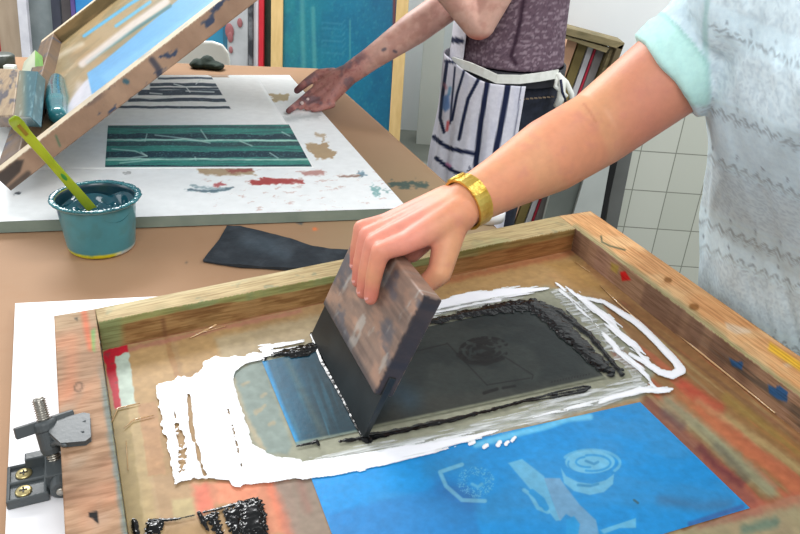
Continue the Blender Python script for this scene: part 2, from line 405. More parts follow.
def c_back(x, y, V, fn, s, t):
    C = woodcol((188,168,128), (150,132,96), V, along_b, 9, 1, .8)
    C = blend(C, (150,164,120), sm(fbm(V[:, 0]*12, V[:, 1]*12, 50), .5, .7)*.5)
    C = blend(C, (120,130,110), sm(fbm(V[:, 0]*60, V[:, 1]*60, 55), .66, .8)*.5)
    C = stroke(C, x, y, [(108,310),(190,290),(300,268)], (206,194,156), 3, .5, 2)
    C = polyfill(C, x, y, [(360,252),(560,213),(575,228),(470,246)], (190,168,120), .5, 8)
    if fn == 'f01':                                                     # inner face: green above, brown tape below
        h = V[:, 2]-.817
        n = fbm(V[:, 0]*25, V[:, 1]*25, 60)
        C = np.tile(np.array([148, 150, 96.]), (len(x), 1)); C = blend(C, (126,142,100), sm(n, .4, .6)*.6)
        tp = sm(.033+.012*fbm(V[:, 0]*18, V[:, 1]*0, 3)-h, -.001, .002)*sm(x, 118, 128)
        C = blend(C, (160,120,78), tp*.85); C = blend(C, (120,84,50), tp*sm(fbm(V[:, 0]*30, h*90, 7), .5, .7)*.6)
        C = blend(C, (168,112,96), sm(.006-h, -.002, .003)*tp*.6)
        C = stroke(C, x, y, [(163,320),(166,340)], (120,84,58), 2, .7, 2)
        C = blend(C, (150,92,50), sm(x, 380, 520)*.5); C = stroke(C, x, y, [(458,252),(500,243)], (90,96,40), 3, .4, 3)
    return C
def c_right(x, y, V, fn, s, t):
    C = woodcol((216,164,112), (178,118,72), V, along_r, 12, 1, .75)
    C = blend(C, (220,190,146), sm(fbm(V[:, 0]*14, V[:, 1]*14, 70), .5, .7)*.5)
    for kx, ky, r in ((694,307,4.5), (668,280,3.5), (706,361,0)):
        if r: C = stroke(C, x, y, [(kx-r*.4, ky-.3), (kx+r*.4, ky+.3)], (138,90,42), r*.7, .9, 1.2)
    C = stroke(C, x, y, [(601,236),(602,242),(610,246),(625,250)], (70,80,60), .8, .9, .7)
    C = polyfill(C, x, y, [(725,322),(738,326),(750,330),(752,333),(736,334),(727,329)], (214,196,176), .7, 1.5)
    C = polyfill(C, x, y, [(783,364),(790,362),(793,367),(786,367)], (214,196,176), .6, 1.5)
    C = polyfill(C, x, y, [(770,342),(800,362),(806,372),(800,371),(768,350)], (226,180,30), .7, 2)
    C = polyfill(C, x, y, [(716,333),(750,358),(742,352),(720,340)], (206,180,60), .5, 2)
    e, _ = dline(x, y, [(575.6,228.5),(645,280),(800,397),(900,475)])
    C = blend(C, (132,138,104), (1-sm(e, 1.5, 4+5*vn(x*.1, y*.1, 9)))*.65)
    if fn in ('f30', 'f12'):
        h = V[:, 2]-.817; n = fbm(V[:, 0]*22, V[:, 1]*22, 62)
        C = np.tile(np.array([160, 126, 100.]), (len(x), 1)); C = blend(C, (128,98,80), sm(n, .4, .65)*.8)
        C = blend(C, (84,76,68), sm(fbm(V@(along_r/np.linalg.norm(along_r))*9, h*120, 63), .55, .7)*.7*sm(x, 680, 740))
        C = blend(C, (190,150,130), sm(fbm(V[:, 0]*40, V[:, 1]*10, 64), .6, .75)*.5)
        C = polyfill(C, x, y, [(620,272),(625,271),(631,280),(622,281)], (206,28,28), .95, .8)
        C = polyfill(C, x, y, [(611,262),(619,266),(617,274),(611,270)], (170,150,60), .7, 1.5)
        C = polyfill(C, x, y, [(729,358),(737,362),(741,361),(743,362),(742,370),(735,367),(732,366)], (48,92,140), .95, .8)
        C = polyfill(C, x, y, [(768,384),(775,388),(779,385),(788,392),(787,402),(777,399),(769,393)], (48,92,140), .95, .8)
        C = polyfill(C, x, y, [(664,290),(672,292),(676,297),(668,295)], (225,215,205), .6, 1)
    return C
def railmat(n, d, cross=False):
    return mat('raw_pine_'+n, (216,210,202), (255,255,255), .65, 30, .4, 50, vcol=True, spec=.15, stretch=(.6, 9, 9) if not cross else (5, .8, 5), rotz=-math.atan2(d[1], d[0])+(PI/2 if False else 0), contrast=(.36,.58))
bot = lambda L: [v-dn for v in L]
Lq = [LBo, LFo, LFi, LBi]
boxgrid('rail', bot(Lq), Lq, (260, 26, 22), c_left, railmat('left', along_l, True), scr)
Bq = [BiL, BiR, Rc, LBi]
boxgrid('rail', bot(Bq), Bq, (420, 26, 24), c_back, railmat('back', along_b), scr)
Rq = [Ri, Rc, RB, Ro]
boxgrid('rail', bot(Rq), Rq, (330, 30, 26), lambda x, y, V, fn, s, t: c_right(x, y, V, {'f01': 'f30', 'f30': 'end'}.get(fn, fn), s, t), railmat('right', along_r), scr)
# front rail (outside the frame of the photograph)
fr = [LFi+(LBi-LFi)*.06, LFi, Ri, Ri+(BiR-Ri)*.05]
MB().hexa(bot([fr[1], fr[2], fr[3], fr[0]]), [fr[1], fr[2], fr[3], fr[0]]).build('rail', mat('pine_plain', (196,160,120), (214,180,138), .6, 20), scr)
# ---- the stretched mesh with its tape
al_r = along_r/np.linalg.norm(along_r); pr_r = np.array([-al_r[1], al_r[0], 0]); pr_r = pr_r if pr_r@(LBo-RB) > 0 else -pr_r
def c_mesh(x, y, V):
    x0_, y0_ = x, y; x = x+(fbm(x0_*.2, y0_*.2, 700, 2)-.5)*3.2; y = y+(fbm(x0_*.2, y0_*.2, 701, 2)-.5)*3.2
    n = fbm(V[:, 0]*14, V[:, 1]*14, 80); f = fbm(V[:, 0]*120, V[:, 1]*120, 81, 3)
    C = np.tile(np.array([164, 134, 96.]), (len(x), 1)); C = blend(C, (148,118,80), sm(n, .4, .65)*.5)
    C = polyfill(C, x, y, [(128,350),(168,340),(182,385),(160,392),(160,420),(140,405),(134,400)], (176,144,100), .8, 1.5)
    C = stroke(C, x, y, [(166,336),(178,380)], (158,120,82), 2.5, .8, 1.2)
    C = polyfill(C, x, y, [(176,338),(200,330),(235,322),(262,340),(216,360),(184,374)], (170,138,94), .8, 2)
    C = polyfill(C, x, y, [(215,338),(330,312),(330,345),(262,352),(222,364)], (166,152,124), .8, 4)
    C = stroke(C, x, y, [(126,350),(200,333),(300,311)], (170,112,100), 2.2, .6, 2)
    # left hand strips
    C = polyfill(C, x, y, [(108,410),(128,405),(150,534),(132,540),(118,500)], (158,142,98), .7, 3)
    C = polyfill(C, x, y, [(128,405),(140,403),(158,500),(164,540),(146,540)], (182,160,118), .8, 1.5)
    C = polyfill(C, x, y, [(138,404),(156,401),(166,474),(148,476)], (176,136,100), .85, 1)
    C = polyfill(C, x, y, [(150,478),(196,470),(206,520),(158,530)], (178,148,116), .6, 3)
    C = polyfill(C, x, y, [(172,500),(196,497),(200,516),(174,520)], (182,168,124), .7, 2)
    C = polyfill(C, x, y, [(192,484),(250,478),(290,470),(300,534),(262,534),(255,500),(215,505),(196,514)], (206,132,104), .85, 4)
    C = polyfill(C, x, y, [(196,488),(208,484),(214,508),(198,516)], (216,110,92), .6, 4)
    C = polyfill(C, x, y, [(218,484),(262,480),(256,500),(220,504)], (222,140,108), .7, 3)
    C = polyfill(C, x, y, [(272,482),(312,474),(340,560),(290,560),(280,510)], (138,124,112), .9, 4)
    C = stroke(C, x, y, [(270,484),(284,520),(290,540)], (212,110,84), 5, .5, 5)
    C = stroke(C, x, y, [(300,480),(308,510)], (150,100,90), 4, .4, 5)
    # grey-green emulsion border round the black stencil
    C = polyfill(C, x, y, [(226,372),(262,353),(330,338),(430,303),(548,284),(600,300),(655,372),(650,395),(480,436),(292,478),(255,470),(238,440)], (146,148,130), .95, 4)
    C = polyfill(C, x, y, [(228,374),(262,360),(292,446),(288,455),(262,452),(242,420)], (128,142,136), .9, 3)
    for a_, b_, r_ in ((256,412,2.5),(262,396,1.8),(244,385,2),(270,424,2),(262,408,1.5)): C = stroke(C, x, y, [(a_, b_), (a_+3, b_-2)], (176,158,126), r_, .6, 1.5)
    C = stroke(C, x, y, [(232,380),(246,420),(262,448)], (190,166,130), 3, .6, 3)
    C = polyfill(C, x, y, [(470,445),(640,396),(650,388),(640,382),(560,402),(380,450)], (170,176,168), .5, 4)
    # right hand streaks parallel to the rail
    s_ = (V-RB)@pr_r; l_ = (V-RB)@al_r
    st = fbm(l_*5, s_*70, 90)*.65+fbm(l_*16, s_*150, 91)*.35
    R = np.tile(np.array([140, 104, 68.]), (len(x), 1))
    R = blend(R, (166,148,104), sm(st, .42, .62)*.75)
    s2 = fbm(l_*6, s_*45, 95)
    R = blend(R, (178,96,70), sm(s2, .54, .72)*.75); R = blend(R, (116,84,62), sm(fbm(l_*4, s_*60, 97), .56, .7)*.6)
    R = blend(R, (140,98,74), (1-sm(s_, .06, .085))*.8)
    wy = sm(sdpoly(x, y, [(548,275),(600,255),(900,480),(900,640),(700,600),(640,402),(655,372),(600,300)]), -3, 3)
    C = C*(1-wy[:, None])+R*wy[:, None]
    # darker wine and green band next to the blue
    C = stroke(C, x, y, [(650,405),(700,452),(754,505),(790,540)], (126,74,74), 7, .6, 7)
    C = stroke(C, x, y, [(700,448),(722,470),(742,484)], (92,44,52), 3.5, .6, 4)
    C = stroke(C, x, y, [(668,402),(715,440),(770,490)], (142,146,118), 7, .75, 6)
    C = stroke(C, x, y, [(664,412),(682,426)], (92,78,84), 4, .5, 4); C = stroke(C, x, y, [(716,446),(746,478)], (88,86,78), 4, .5, 4)
    C = stroke(C, x, y, [(676,392),(720,430),(800,492)], (190,112,76), 4.5, .6, 5)
    C = stroke(C, x, y, [(700,400),(800,470)], (176,160,112), 4, .6, 4); C = stroke(C, x, y, [(726,398),(800,452)], (146,124,62), 5, .55, 5)
    C = stroke(C, x, y, [(684,385),(720,408)], (186,66,54), 5, .55, 5); C = stroke(C, x, y, [(616,352),(632,362),(640,366)], (160,70,62), 4, .5, 5)
    # strip beyond the blue, bottom right
    C = polyfill(C, x, y, [(664,536),(752,509),(800,494),(900,560),(700,640)], (160,150,118), .9, 2)
    C = stroke(C, x, y, [(735,512),(800,498)], (176,98,78), 6, .6, 6); C = stroke(C, x, y, [(745,530),(775,522)], (84,120,108), 5, .6, 4); C = stroke(C, x, y, [(700,526),(760,512)], (150,90,80), 3, .5, 4)
    # back band along the rail
    C = polyfill(C, x, y, [(440,280),(576,248),(640,300),(600,300),(548,286),(430,302)], (168,134,88), .85, 4)
    C = stroke(C, x, y, [(440,282),(574,252)], (150,84,58), 3, .6, 3); C = stroke(C, x, y, [(590,266),(650,316),(700,352),(790,425)], (132,92,62), 4, .5, 4)
    C = polyfill(C, x, y, [(545,262),(575,262),(610,292),(580,290)], (150,112,58), .5, 6)
    # red and pale offcuts near the left corner
    C = polyfill(C, x, y, [(103,352),(127,345),(128,352),(115,356),(121,408),(115,409)], (186,28,50), .95, .8)
    C = polyfill(C, x, y, [(115,356),(128,351.5),(136,404),(121,408)], (180,196,184), .95, .8)
    C = blend(C, (120,60,60), (sm(f, .6, .7)*sm(sdpoly(x, y, [(103,352),(127,345),(128,352),(115,356),(121,408),(115,409)]), 0, 1))*.6)
    C = C*(1+(f[:, None]-.5)*.14)
    return C
inset = .004
m_mesh = mat('taped_mesh', (240,240,240), (255,255,255), .5, 90, .3, 45, vcol=True, spec=.14)
mq = [np.array([*v[:2], ZM]) for v in (LBi+(LBi-LBo)*-.1, BiR+(RB-BiR)*.1, Ri, LFi)]
mq[0] = np.array([*(BiL+(LBi-BiL)*.3)[:2], ZM])
gridquad('screen_mesh', mq, 720, 520, c_mesh, m_mesh, scr, thick=.001)
# ---- transparent tape wrinkles near the back rail
m_tape = mat('clear_tape', (190,150,104), (206,170,124), .12, 30, .6, 60, coat=.8, spec=.7)
for pts, rr in (([(190,338),(214,326),(232,311),(238,305)], .0018), ([(196,334),(226,326)], .0012), ([(110,425),(118,408),(140,403)], .001), ([(124,428),(133,420),(154,415)], .001), ([(126,440),(128,470)], .001), ([(600,285),(618,303),(640,322)], .0016), ([(575,262),(590,272)], .0014), ([(627,292),(700,352),(775,413)], .0022)):
    MB().tube([P(a, b_, ZM+.002) for a, b_ in pts], [rr*.5]+[rr]*(len(pts)-2)+[rr*.5], 6).build('tape_wrinkle', m_tape, scr, True)
# ---- black-ink stencil area
def c_sten(x, y, V):
    f = fbm(V[:, 0]*90, V[:, 1]*90, 101, 3); n = fbm(V[:, 0]*16, V[:, 1]*16, 102)
    C = np.tile(np.array([36, 43, 42.]), (len(x), 1)); C = blend(C, (54,59,55), sm(n, .45, .65)*.6)
    C = polyfill(C, x, y, [(400,395),(370,432),(600,382),(605,372),(470,395)], (60,60,54), .6, 8)
    # not yet flooded part on the left, blue showing
    L = np.tile(np.array([32, 84, 108.]), (len(x), 1)); L = blend(L, (30,48,54), sm(x, 290, 330)*.8)
    L = blend(L, (58,112,132), sm(fbm((x-y*.36)*.12, y*.01, 104), .5, .68)*.6)
    L = stroke(L, x, y, [(264,362),(280,405),(297,444)], (30,136,190), 3, .9, 2.5)
    L = stroke(L, x, y, [(286,358),(325,438)], (96,100,88), 3, .4, 4); L = stroke(L, x, y, [(305,362),(338,432)], (24,54,66), 6, .5, 5)
    k = 1-sm(x-(y-335)*.5, 312, 318); C = C*(1-k[:, None])+L*k[:, None]
    C = stroke(C, x, y, [(372,402),(392,388),(410,400)], (38,74,100), 10, .45, 12)
    # pale margins of the printed window
    C = stroke(C, x, y, [(369,428),(480,405),(606,377)], (132,134,112), 2.2, .8, 1.2)
    C = stroke(C, x, y, [(295,444),(366,430)], (128,136,120), 2, .8, 1.2)
    # faint drawing: rose, outline, marks
    dk = (14,15,14)
    for rx, ry, a_ in ((25,12,.6), (18,8.5,.5), (11,5.5,.6)):
        pts = [(484+rx*math.cos(t)*.95, 350+ry*math.sin(t)-rx*.05*math.cos(t)) for t in np.linspace(.4, 5.9, 24)]
        C = stroke(C, x, y, pts, dk, 1.7, np.minimum(1, a_*1.6)*sm(fbm(x*.2, y*.3, 33), .3, .5), .9)
    C = stroke(C, x, y, [(474,349),(482,347),(492,350),(484,354)], dk, 1.8, .7, 1)
    C = stroke(C, x, y, [(458,355),(468,362),(486,364),(503,358)], dk, 2, .7, 1)
    for pts in ([(447,343),(487,385)], [(446,344),(404,354)], [(505,357),(533,375),(532,379)], [(487,385),(530,378)]): C = stroke(C, x, y, pts, dk, .6, .6, .6)
    C = stroke(C, x, y, [(484,393),(497,389)], dk, 1.6, .8, .8); C = stroke(C, x, y, [(503,388),(515,386)], dk, 1.2, .8, .8)
    D, T = dline(x, y, [(551,382),(590,374)]); C = blend(C, dk, (1-sm(D, .5, 1.5))*(np.sin(x*2.2) > 0)*.5)
    return C*(1+(f[:, None]-.5)*.2)
m_sten = mat('inked_stencil', (235,235,235), (255,255,255), .38, 120, .1, 140, vcol=True, spec=.2)
gridquad('inked_stencil', quadpx([(296.5,445),(606,378),(531,305),(262,361.5)], ZM+.0012), 420, 240, c_sten, m_sten, scr)['label'] = 'dark ink-flooded stencil with blue left edge'
# ---- blue stencil with light drawing
def ring(cx, cy, rx, ry, a0, a1, n=26): return [(cx+rx*math.cos(t), cy+ry*math.sin(t)) for t in np.linspace(a0, a1, n)]
def c_blue(x, y, V):
    n = fbm(V[:, 0]*10, V[:, 1]*22, 111); f = fbm(V[:, 0]*110, V[:, 1]*110, 112, 3)
    C = np.tile(np.array([26, 136, 202.]), (len(x), 1)); C = blend(C, (58,136,190), sm(n, .45, .68)*.55)
    C = polyfill(C, x, y, [(326,514),(440,487),(470,486),(480,534),(560,600),(360,640)], (40,116,178), .65, 4)
    C = polyfill(C, x, y, [(312,480),(420,455),(430,480),(322,508)], (30,146,216), .5, 6)
    C = stroke(C, x, y, [(662,500),(700,506),(728,504)], (70,104,140), 5, .5, 6); C = stroke(C, x, y, [(690,524),(742,507)], (66,80,140), 2.5, .6, 2)
    C = stroke(C, x, y, [(432,470),(470,462)], (60,120,160), 8, .3, 8); C = stroke(C, x, y, [(442,484),(470,500)], (60,90,150), 9, .3, 9)
    lt = (122,182,206); gr = (122,158,186)
    C = stroke(C, x, y, [(462,464.5),(440,472),(446,486),(462,500),(485,501)], lt, 2, .75, .9)
    D, T = dline(x, y, ring(476, 482, 14, 11, 0, 6.3)); C = blend(C, lt, (1-sm(D, 3.5, 6))*sm(vn(x*1.1, y*1.1, 5), .5, .75)*.6)
    C = stroke(C, x, y, [(472,484),(478,487),(482,484)], lt, 1.6, .6, 1)
    C = polyfill(C, x, y, [(508,463),(522,459),(544,476),(552,500),(561,520),(556,521),(542,503)], lt, .7, 1)
    C = stroke(C, x, y, [(524,490),(530,494),(538,508),(548,512)], lt, 2, .7, 1); C = stroke(C, x, y, [(532,492),(542,500),(546,508)], (36,140,200), 3, .9, 1)
    C = polyfill(C, x, y, [(544,478),(560,478),(566,487),(580,505),(596,520),(599,534),(576,540),(576,520),(566,514),(560,521),(552,500)], gr, .8, 1)
    C = polyfill(C, x, y, ring(590, 462, 25, 11.5, 0, 6.1), lt, .75, 1); C = stroke(C, x, y, ring(591, 463, 29, 13, 3.6, 6.9), lt, 1.5, .6, 1)
    bl_ = (40,136,194); C = stroke(C, x, y, ring(592, 463, 18.5, 8, -1.9, 1.9), bl_, 1.1, .8, .8); C = stroke(C, x, y, ring(588, 462, 12, 5.2, 1.4, 4.4), bl_, 1.0, .8, .8); C = stroke(C, x, y, ring(590, 464, 22, 10.5, 1.9, 3.4), bl_, .9, .8, .8); C = stroke(C, x, y, ring(586, 466, 25, 11, .6, 2.2), bl_, 1.4, .9, .8)
    C = stroke(C, x, y, [(586,461),(594,464),(598,462)], (52,130,176), 1.3, .8, .8)
    C = polyfill(C, x, y, [(561,468),(566,476),(578,482),(592,484),(606,480),(614,474),(613,484),(604,492),(590,495),(574,491),(564,483)], lt, .75, 1)
    C = stroke(C, x, y, [(578,485),(590,486),(598,484)], (52,130,176), 1.3, .8, .8)
    C = polyfill(C, x, y, [(600,530),(618,524),(636,518),(636,528),(620,528),(604,534)], lt, .7, 1)
    C = polyfill(C, x, y, [(566,520),(574,516),(580,524),(578,536),(566,536)], (36,146,206), .9, 1)
    C = stroke(C, x, y, [(634,500),(638,503)], (60,80,80), 1, .8, .8)
    C = stroke(C, x, y, [(476,445),(520,433),(545,427),(568,419),(590,417)], (130,206,236), 3, .7, 2.2)
    return C*(1+(f[:, None]-.5)*.1)
m_blue = mat('blue_stencil', (238,238,238), (255,255,255), .45, 120, .15, 140, vcol=True, spec=.35)
gridquad('blue_stencil', quadpx([(365,623),(750,508),(640,402),(310,475)], ZM+.0012), 420, 320, c_blue, m_blue, scr)['label'] = 'bright blue stencil with a pale rose and crest'
# ---- white ink and painted wet glints
W = []
main = [(157,386),(170,381),(200,374),(205,362),(214,357),(226,358),(240,356),(262,352),(236,370),(231,380),(236,395),(244,418),(252,444),(270,455),(300,461),(300,474),(262,476),(240,488),(234,486),(228,480),(204,478),(176,483),(172,462),(163,425)]
def f_white(x, y, X, Y):
    n = fbm(X*90, Y*90, 120); n1 = fbm(X*300, Y*300, 121, 3)
    u = (x-157)-(y-386)*.2                                             # column stripes of the left block
    f = sdpoly(x, y, main)+ (n-.5)*7
    g1, _ = dline(x, y, [(172,400),(176,420),(183,445),(182,470)]); g2, _ = dline(x, y, [(188,395),(192,430),(200,462),(204,474)]); g3, _ = dline(x, y, [(228,410),(236,440),(242,470)])
    f = np.minimum(f, g1-(4.5*sm(n1, .3, .6)*sm(y, 402, 440)+.2)); f = np.minimum(f, g2-(3*sm(fbm(x*.1, y*.08, 3), .3, .6)+.3)); f = np.minimum(f, g3-1.6*sm(n1, .4, .6))
    f = np.minimum(f, 6)
    uu_ = X*.917+Y*.399; vv_ = Y*.917-X*.399
    def st(pts, ws, nz=5, side=0):
        D, T = dline(x, y, pts); w_ = np.interp(T, np.arange(len(ws)), ws)
        nn_ = fbm(uu_*230, vv_*35, 126) if side else fbm(uu_*35, vv_*260, 125)
        return w_-D+(nn_-.5)*nz
    f = np.maximum(f, st([(250,474),(300,470),(360,462),(430,447),(478,436),(500,430)], [10,8.5,8,6,3,1.0], 7))
    f = np.maximum(f, st([(500,428),(560,410),(610,398),(650,388)], [-1,1.2,1.2,2], 6))
    f = np.maximum(f, st([(600,402),(640,390),(668,390),(672,389)], [1.5,3.2,2.6,1], 3))
    f = np.maximum(f, st([(432,306),(470,297),(520,291),(548,289)], [3.5,5.5,3.8,1], 6))
    f = np.maximum(f, st([(420,318),(460,307),(500,300)], [0,1.5,0], 5))
    f = np.maximum(f, st([(262,348),(290,343),(318,336)], [2.5,1.2,-.5], 7))
    f = np.maximum(f, st([(244,362),(270,352),(300,346)], [2,2.5,0], 7))
    f = np.maximum(f, st([(556,284),(572,292),(600,312),(634,348),(650,364)], [.5,2,3.5,4,2], 11, 1))
    f = np.maximum(f, st([(560,290),(590,318),(620,352),(640,368),(656,388)], [0,1.2,2,1.6,1.6], 8, 1))
    f = np.maximum(f, st([(580,297),(604,302),(636,322),(655,340),(676,362),(681,370)], [1.2,2,3,3,3.6,4.5], 1.5, 1))
    f = np.maximum(f, st([(681,370),(672,375),(660,372),(648,364),(630,354)], [4.5,4,3,2.5,1.5], 1.5))
    for pts in ([(430,452),(436,449)], [(470,444),(474,442)], [(484,447),(487,445)], [(498,445),(500,442)], [(512,441),(515,437)], [(506,444),(508,442)]): f = np.maximum(f, st(pts, [1.5,1.5], 2))  # glints of the wet blue, painted as small white dots
    return f
m_wi = mat('white_ink', (250,250,252), (255,255,255), .3, 60, .12, 110, spec=.5, vcol=True)
m_hz = mat('thin_white_ink', (250,250,252), (255,255,255), .35, 60, .1, 110, vcol=True)
for _n in [m_hz.node_tree]:
    _t = nd(_n, 'ShaderNodeTexNoise'); _t.inputs['Scale'].default_value = 22; _t.inputs['Detail'].default_value = 5; _m = nd(_n, 'ShaderNodeMapping'); _m.inputs['Rotation'].default_value = (0, 0, -.41); _m2 = nd(_n, 'ShaderNodeMapping'); _m2.inputs['Scale'].default_value = (1, 8, 1); _c = nd(_n, 'ShaderNodeTexCoord')
    _v = nd(_n, 'ShaderNodeMapRange'); _v.inputs['From Min'].default_value = .38; _v.inputs['From Max'].default_value = .68; _v.inputs['To Min'].default_value = .05; _v.inputs['To Max'].default_value = .85
    _n.links.new(_c.outputs['Object'], _m.inputs['Vector']); _n.links.new(_m.outputs['Vector'], _m2.inputs['Vector']); _n.links.new(_m2.outputs['Vector'], _t.inputs['Vector']); _n.links.new(_t.outputs['Fac'], _v.inputs['Value']); _n.links.new(_v.outputs['Result'], _n.nodes['Principled BSDF'].inputs['Alpha'])
inkpatch('white_ink', (150,275,700,500), ZM+.0022, .00105, f_white, lambda f, X, Y: np.minimum(f, 4)*.00010+fbm(X*90, Y*90, 5, 2)*.00025, lambda x, y, V, f: blend(np.tile(np.array([244, 245, 250.]), (len(x), 1)), (206,210,208), (1-sm(f, 0, 1.6))*.6), m_wi, scr)['label'] = 'thick white ink smeared round the black stencil, with painted wet glints'
# thin translucent white haze, as a second paler film of ink
def f_haze(x, y, X, Y):
    n = fbm((X*.917+Y*.399)*16, (Y*.917-X*.399)*120, 130)
    def st(pts, ws, nz=8):
        D, T = dline(x, y, pts); return np.interp(T, np.arange(len(ws)), ws)-D+(n-.5)*nz*2
    f = st([(380,456),(480,430),(560,408),(640,386)], [8,9,8,7])
    f = np.maximum(f, st([(330,346),(390,322),(440,310),(520,297)], [1,3,5,3])); f = np.maximum(f, st([(560,292),(600,330),(636,372)], [5,7,6]))
    f = np.maximum(f, st([(300,460),(350,452),(420,440)], [3,3,3])); 
    return f
inkpatch('white_ink_haze', (230,285,680,480), ZM+.0016, .0012, f_haze, lambda f, X, Y: f*0+.0001, lambda x, y, V, f: np.tile(np.array([224, 228, 228.]), (len(x), 1)), m_hz, scr)['label'] = 'thin greyish film of smeared white ink'
# ---- black ink ridges
def f_black(x, y, X, Y):
    n = fbm(X*140, Y*140, 140); n2 = fbm(X*420, Y*420, 141, 3)
    def st(pts, ws, nz=4):
        D, T = dline(x, y, pts); return np.interp(T, np.arange(len(ws)), ws)-D+(n-.5)*nz
    f = st([(264,359),(276,354),(300,352),(318,346),(340,341)], [1,2.2,5.5,4.5,3], 6)
    f = np.maximum(f, st([(340,345),(395,332),(430,322),(470,313),(505,307),(533,305)], [1.5,2.2,2.8,3.6,5,6.5], 5))
    f = np.maximum(f, st([(533,306),(545,312),(560,325),(580,345),(600,364),(612,373)], [6,8,8,7,6.5,3], 6))
    f = np.maximum(f, st([(540,304),(560,312),(590,335),(622,374)], [3,3,2.5,1.8], 3))
    f = np.maximum(f, st([(312,334),(322,360),(345,400),(358,425),(368,438)], [2,2.2,2.6,3,5], 1.5))
    f = np.maximum(f, st([(366,437),(380,435),(420,426),(450,420),(490,410),(530,399),(590,388)], [5,2.8,2.2,2.0,1.2,.8,.6], 2.4))
    f = np.maximum(f, st([(340,441),(356,439),(368,437)], [1,1.6,2.5], 3))
    f = np.maximum(f, st([(520,402),(555,397),(585,391),(590,387),(584,386),(560,391),(500,408)], [.4,.7,.9,.9,.6,.6,.8], 1))
    f = np.maximum(f, st([(297,446),(312,443),(317,441),(319,445)], [.6,.8,1.6,.8], 1.5))
    f = np.maximum(f, st([(566,310),(584,330),(600,342)], [.4,.9,.3], 1.5)); f = np.maximum(f, st([(622,369),(623,370)], [1,1], 0))
    # brush marks at the lower left
    def bl(pts, nz=8): return sdpoly(x, y, pts)+(n2-.5)*nz
    f = np.maximum(f, bl([(239,502),(248,500),(258,497),(262,502),(266,520),(268,536),(240,536)], 9))
    f = np.maximum(f, bl([(222,510),(240,506),(244,536),(232,536)], 9)); f = np.maximum(f, bl([(206,518),(216,510),(224,536),(218,536)], 8))
    f = np.maximum(f, st([(199,513),(204,522),(208,530)], [2,2.6,1], 3)); f = np.maximum(f, bl([(146,523),(160,519),(163,524),(160,534),(145,534)], 5))
    f = np.maximum(f, st([(134,522),(136,534)], [3,3.2], 4)); f = np.maximum(f, st([(150,521),(176,519),(195,515)], [1.6,.8,.5], 2.5)); f = np.maximum(f, st([(204,512),(230,506),(256,499)], [1,1.2,1], 3))
    return f
m_bi = mat('black_ink', (10,11,12), (22,24,25), .16, 60, .5, 160, spec=.6)
m_bv = mat('black_ink_wet', (235,235,235), (255,255,255), .16, 60, .08, 90, spec=.32, vcol=True)
inkpatch('black_ink', (120,290,640,540), ZM+.0024, .00095, f_black, lambda f, X, Y: np.minimum(f, 6)*.00028+fbm(X*90, Y*130, 5, 2)*.0013*np.minimum(f/3, 1), lambda x, y, V, f: np.tile(np.array([9, 10, 11.]), (len(x), 1)), m_bv, scr)['label'] = 'glossy black ink ridges'
# ------------------------------------------------------------------ hinge clamp at the left rail
m_cast = mat('dark_cast_plastic', (56,62,64), (76,82,84), .45, 12, .15, 200, spec=.5)
m_steel = mat('zinc_steel', (150,146,138), (190,186,176), .3, 30, metal=.9)
m_brass = mat('brass_screw', (176,160,110), (206,190,140), .35, 30, metal=.8)
hc = empty('hinge_clamp', P(40, 478, .814), 'dark grey hinge clamp with wing nut gripping the left rail', 'clamp')
hx = along_l/np.linalg.norm(along_l); hx = hx*-1                       # pointing away from camera along rail
hr = np.array([-hx[1], hx[0], 0]); hr = hr if hr[0] > 0 else -hr       # towards the screen
AX = [hr, hx, np.array([0, 0, 1.])]
def H(a, b_, c): return hO+hr*a+hx*b_+np.array([0, 0, c])
c4 = [P(5,462,.83), P(46,455,.83), P(50,492,.83), P(5,498,.83)]
hO = (c4[0]+c4[1]+c4[2]+c4[3])/4; hO[2] = .814
hw = np.linalg.norm(c4[1]-c4[0])/2; hh = np.linalg.norm(c4[3]-c4[0])/2
mb = MB(); mb.box(H(0,0,.004), hw, hh, .004, AX)
for b_ in (-hh+.002, 0, hh-.002): mb.box(H(0,b_,.0085), hw, .0018, .003, AX)
for a in (-hw+.002, hw-.003): mb.box(H(a,0,.0085), .0018, hh, .003, AX)
mb.build('base_plate', m_cast, hc, bevel=.002)
mb = MB(); mb.box(H(hw+.012,.004,.012), .014, hh*.72, .011, AX); mb.lathe(H(hw+.012,-hh-.002,.012), hx, [(.0105,0),(.0105,.02)], 18); mb.lathe(H(hw+.012,hh*.5,.012), hx, [(.0105,0),(.0105,.016)], 18)
mb.box(H(hw-.006, hh*.9, .012), .016, .006, .01, AX)
mb.build('hinge_block', m_cast, hc, bevel=.0015)
MB().lathe(H(hw+.012,-hh-.0045,.012), hx, [(.0045,0),(.005,.001),(.005,.004)], 14).build('hinge_pin', m_steel, hc, True)
for b_ in (hh*.48, -hh*.48):
    mb = MB(); mb.lathe(H(-.004,b_,.008), (0,0,1), [(.0085,0),(.0085,.0012),(.0065,.0025)], 20); s_ = mb.build('screw', m_brass, hc, True)
    MB().box(H(-.004,b_,.0108), .004, .0009, .0004, AX).box(H(-.004,b_,.0108), .0009, .004, .0004, AX).build('cross_slot', mat('slot', (70,64,50)), s_)
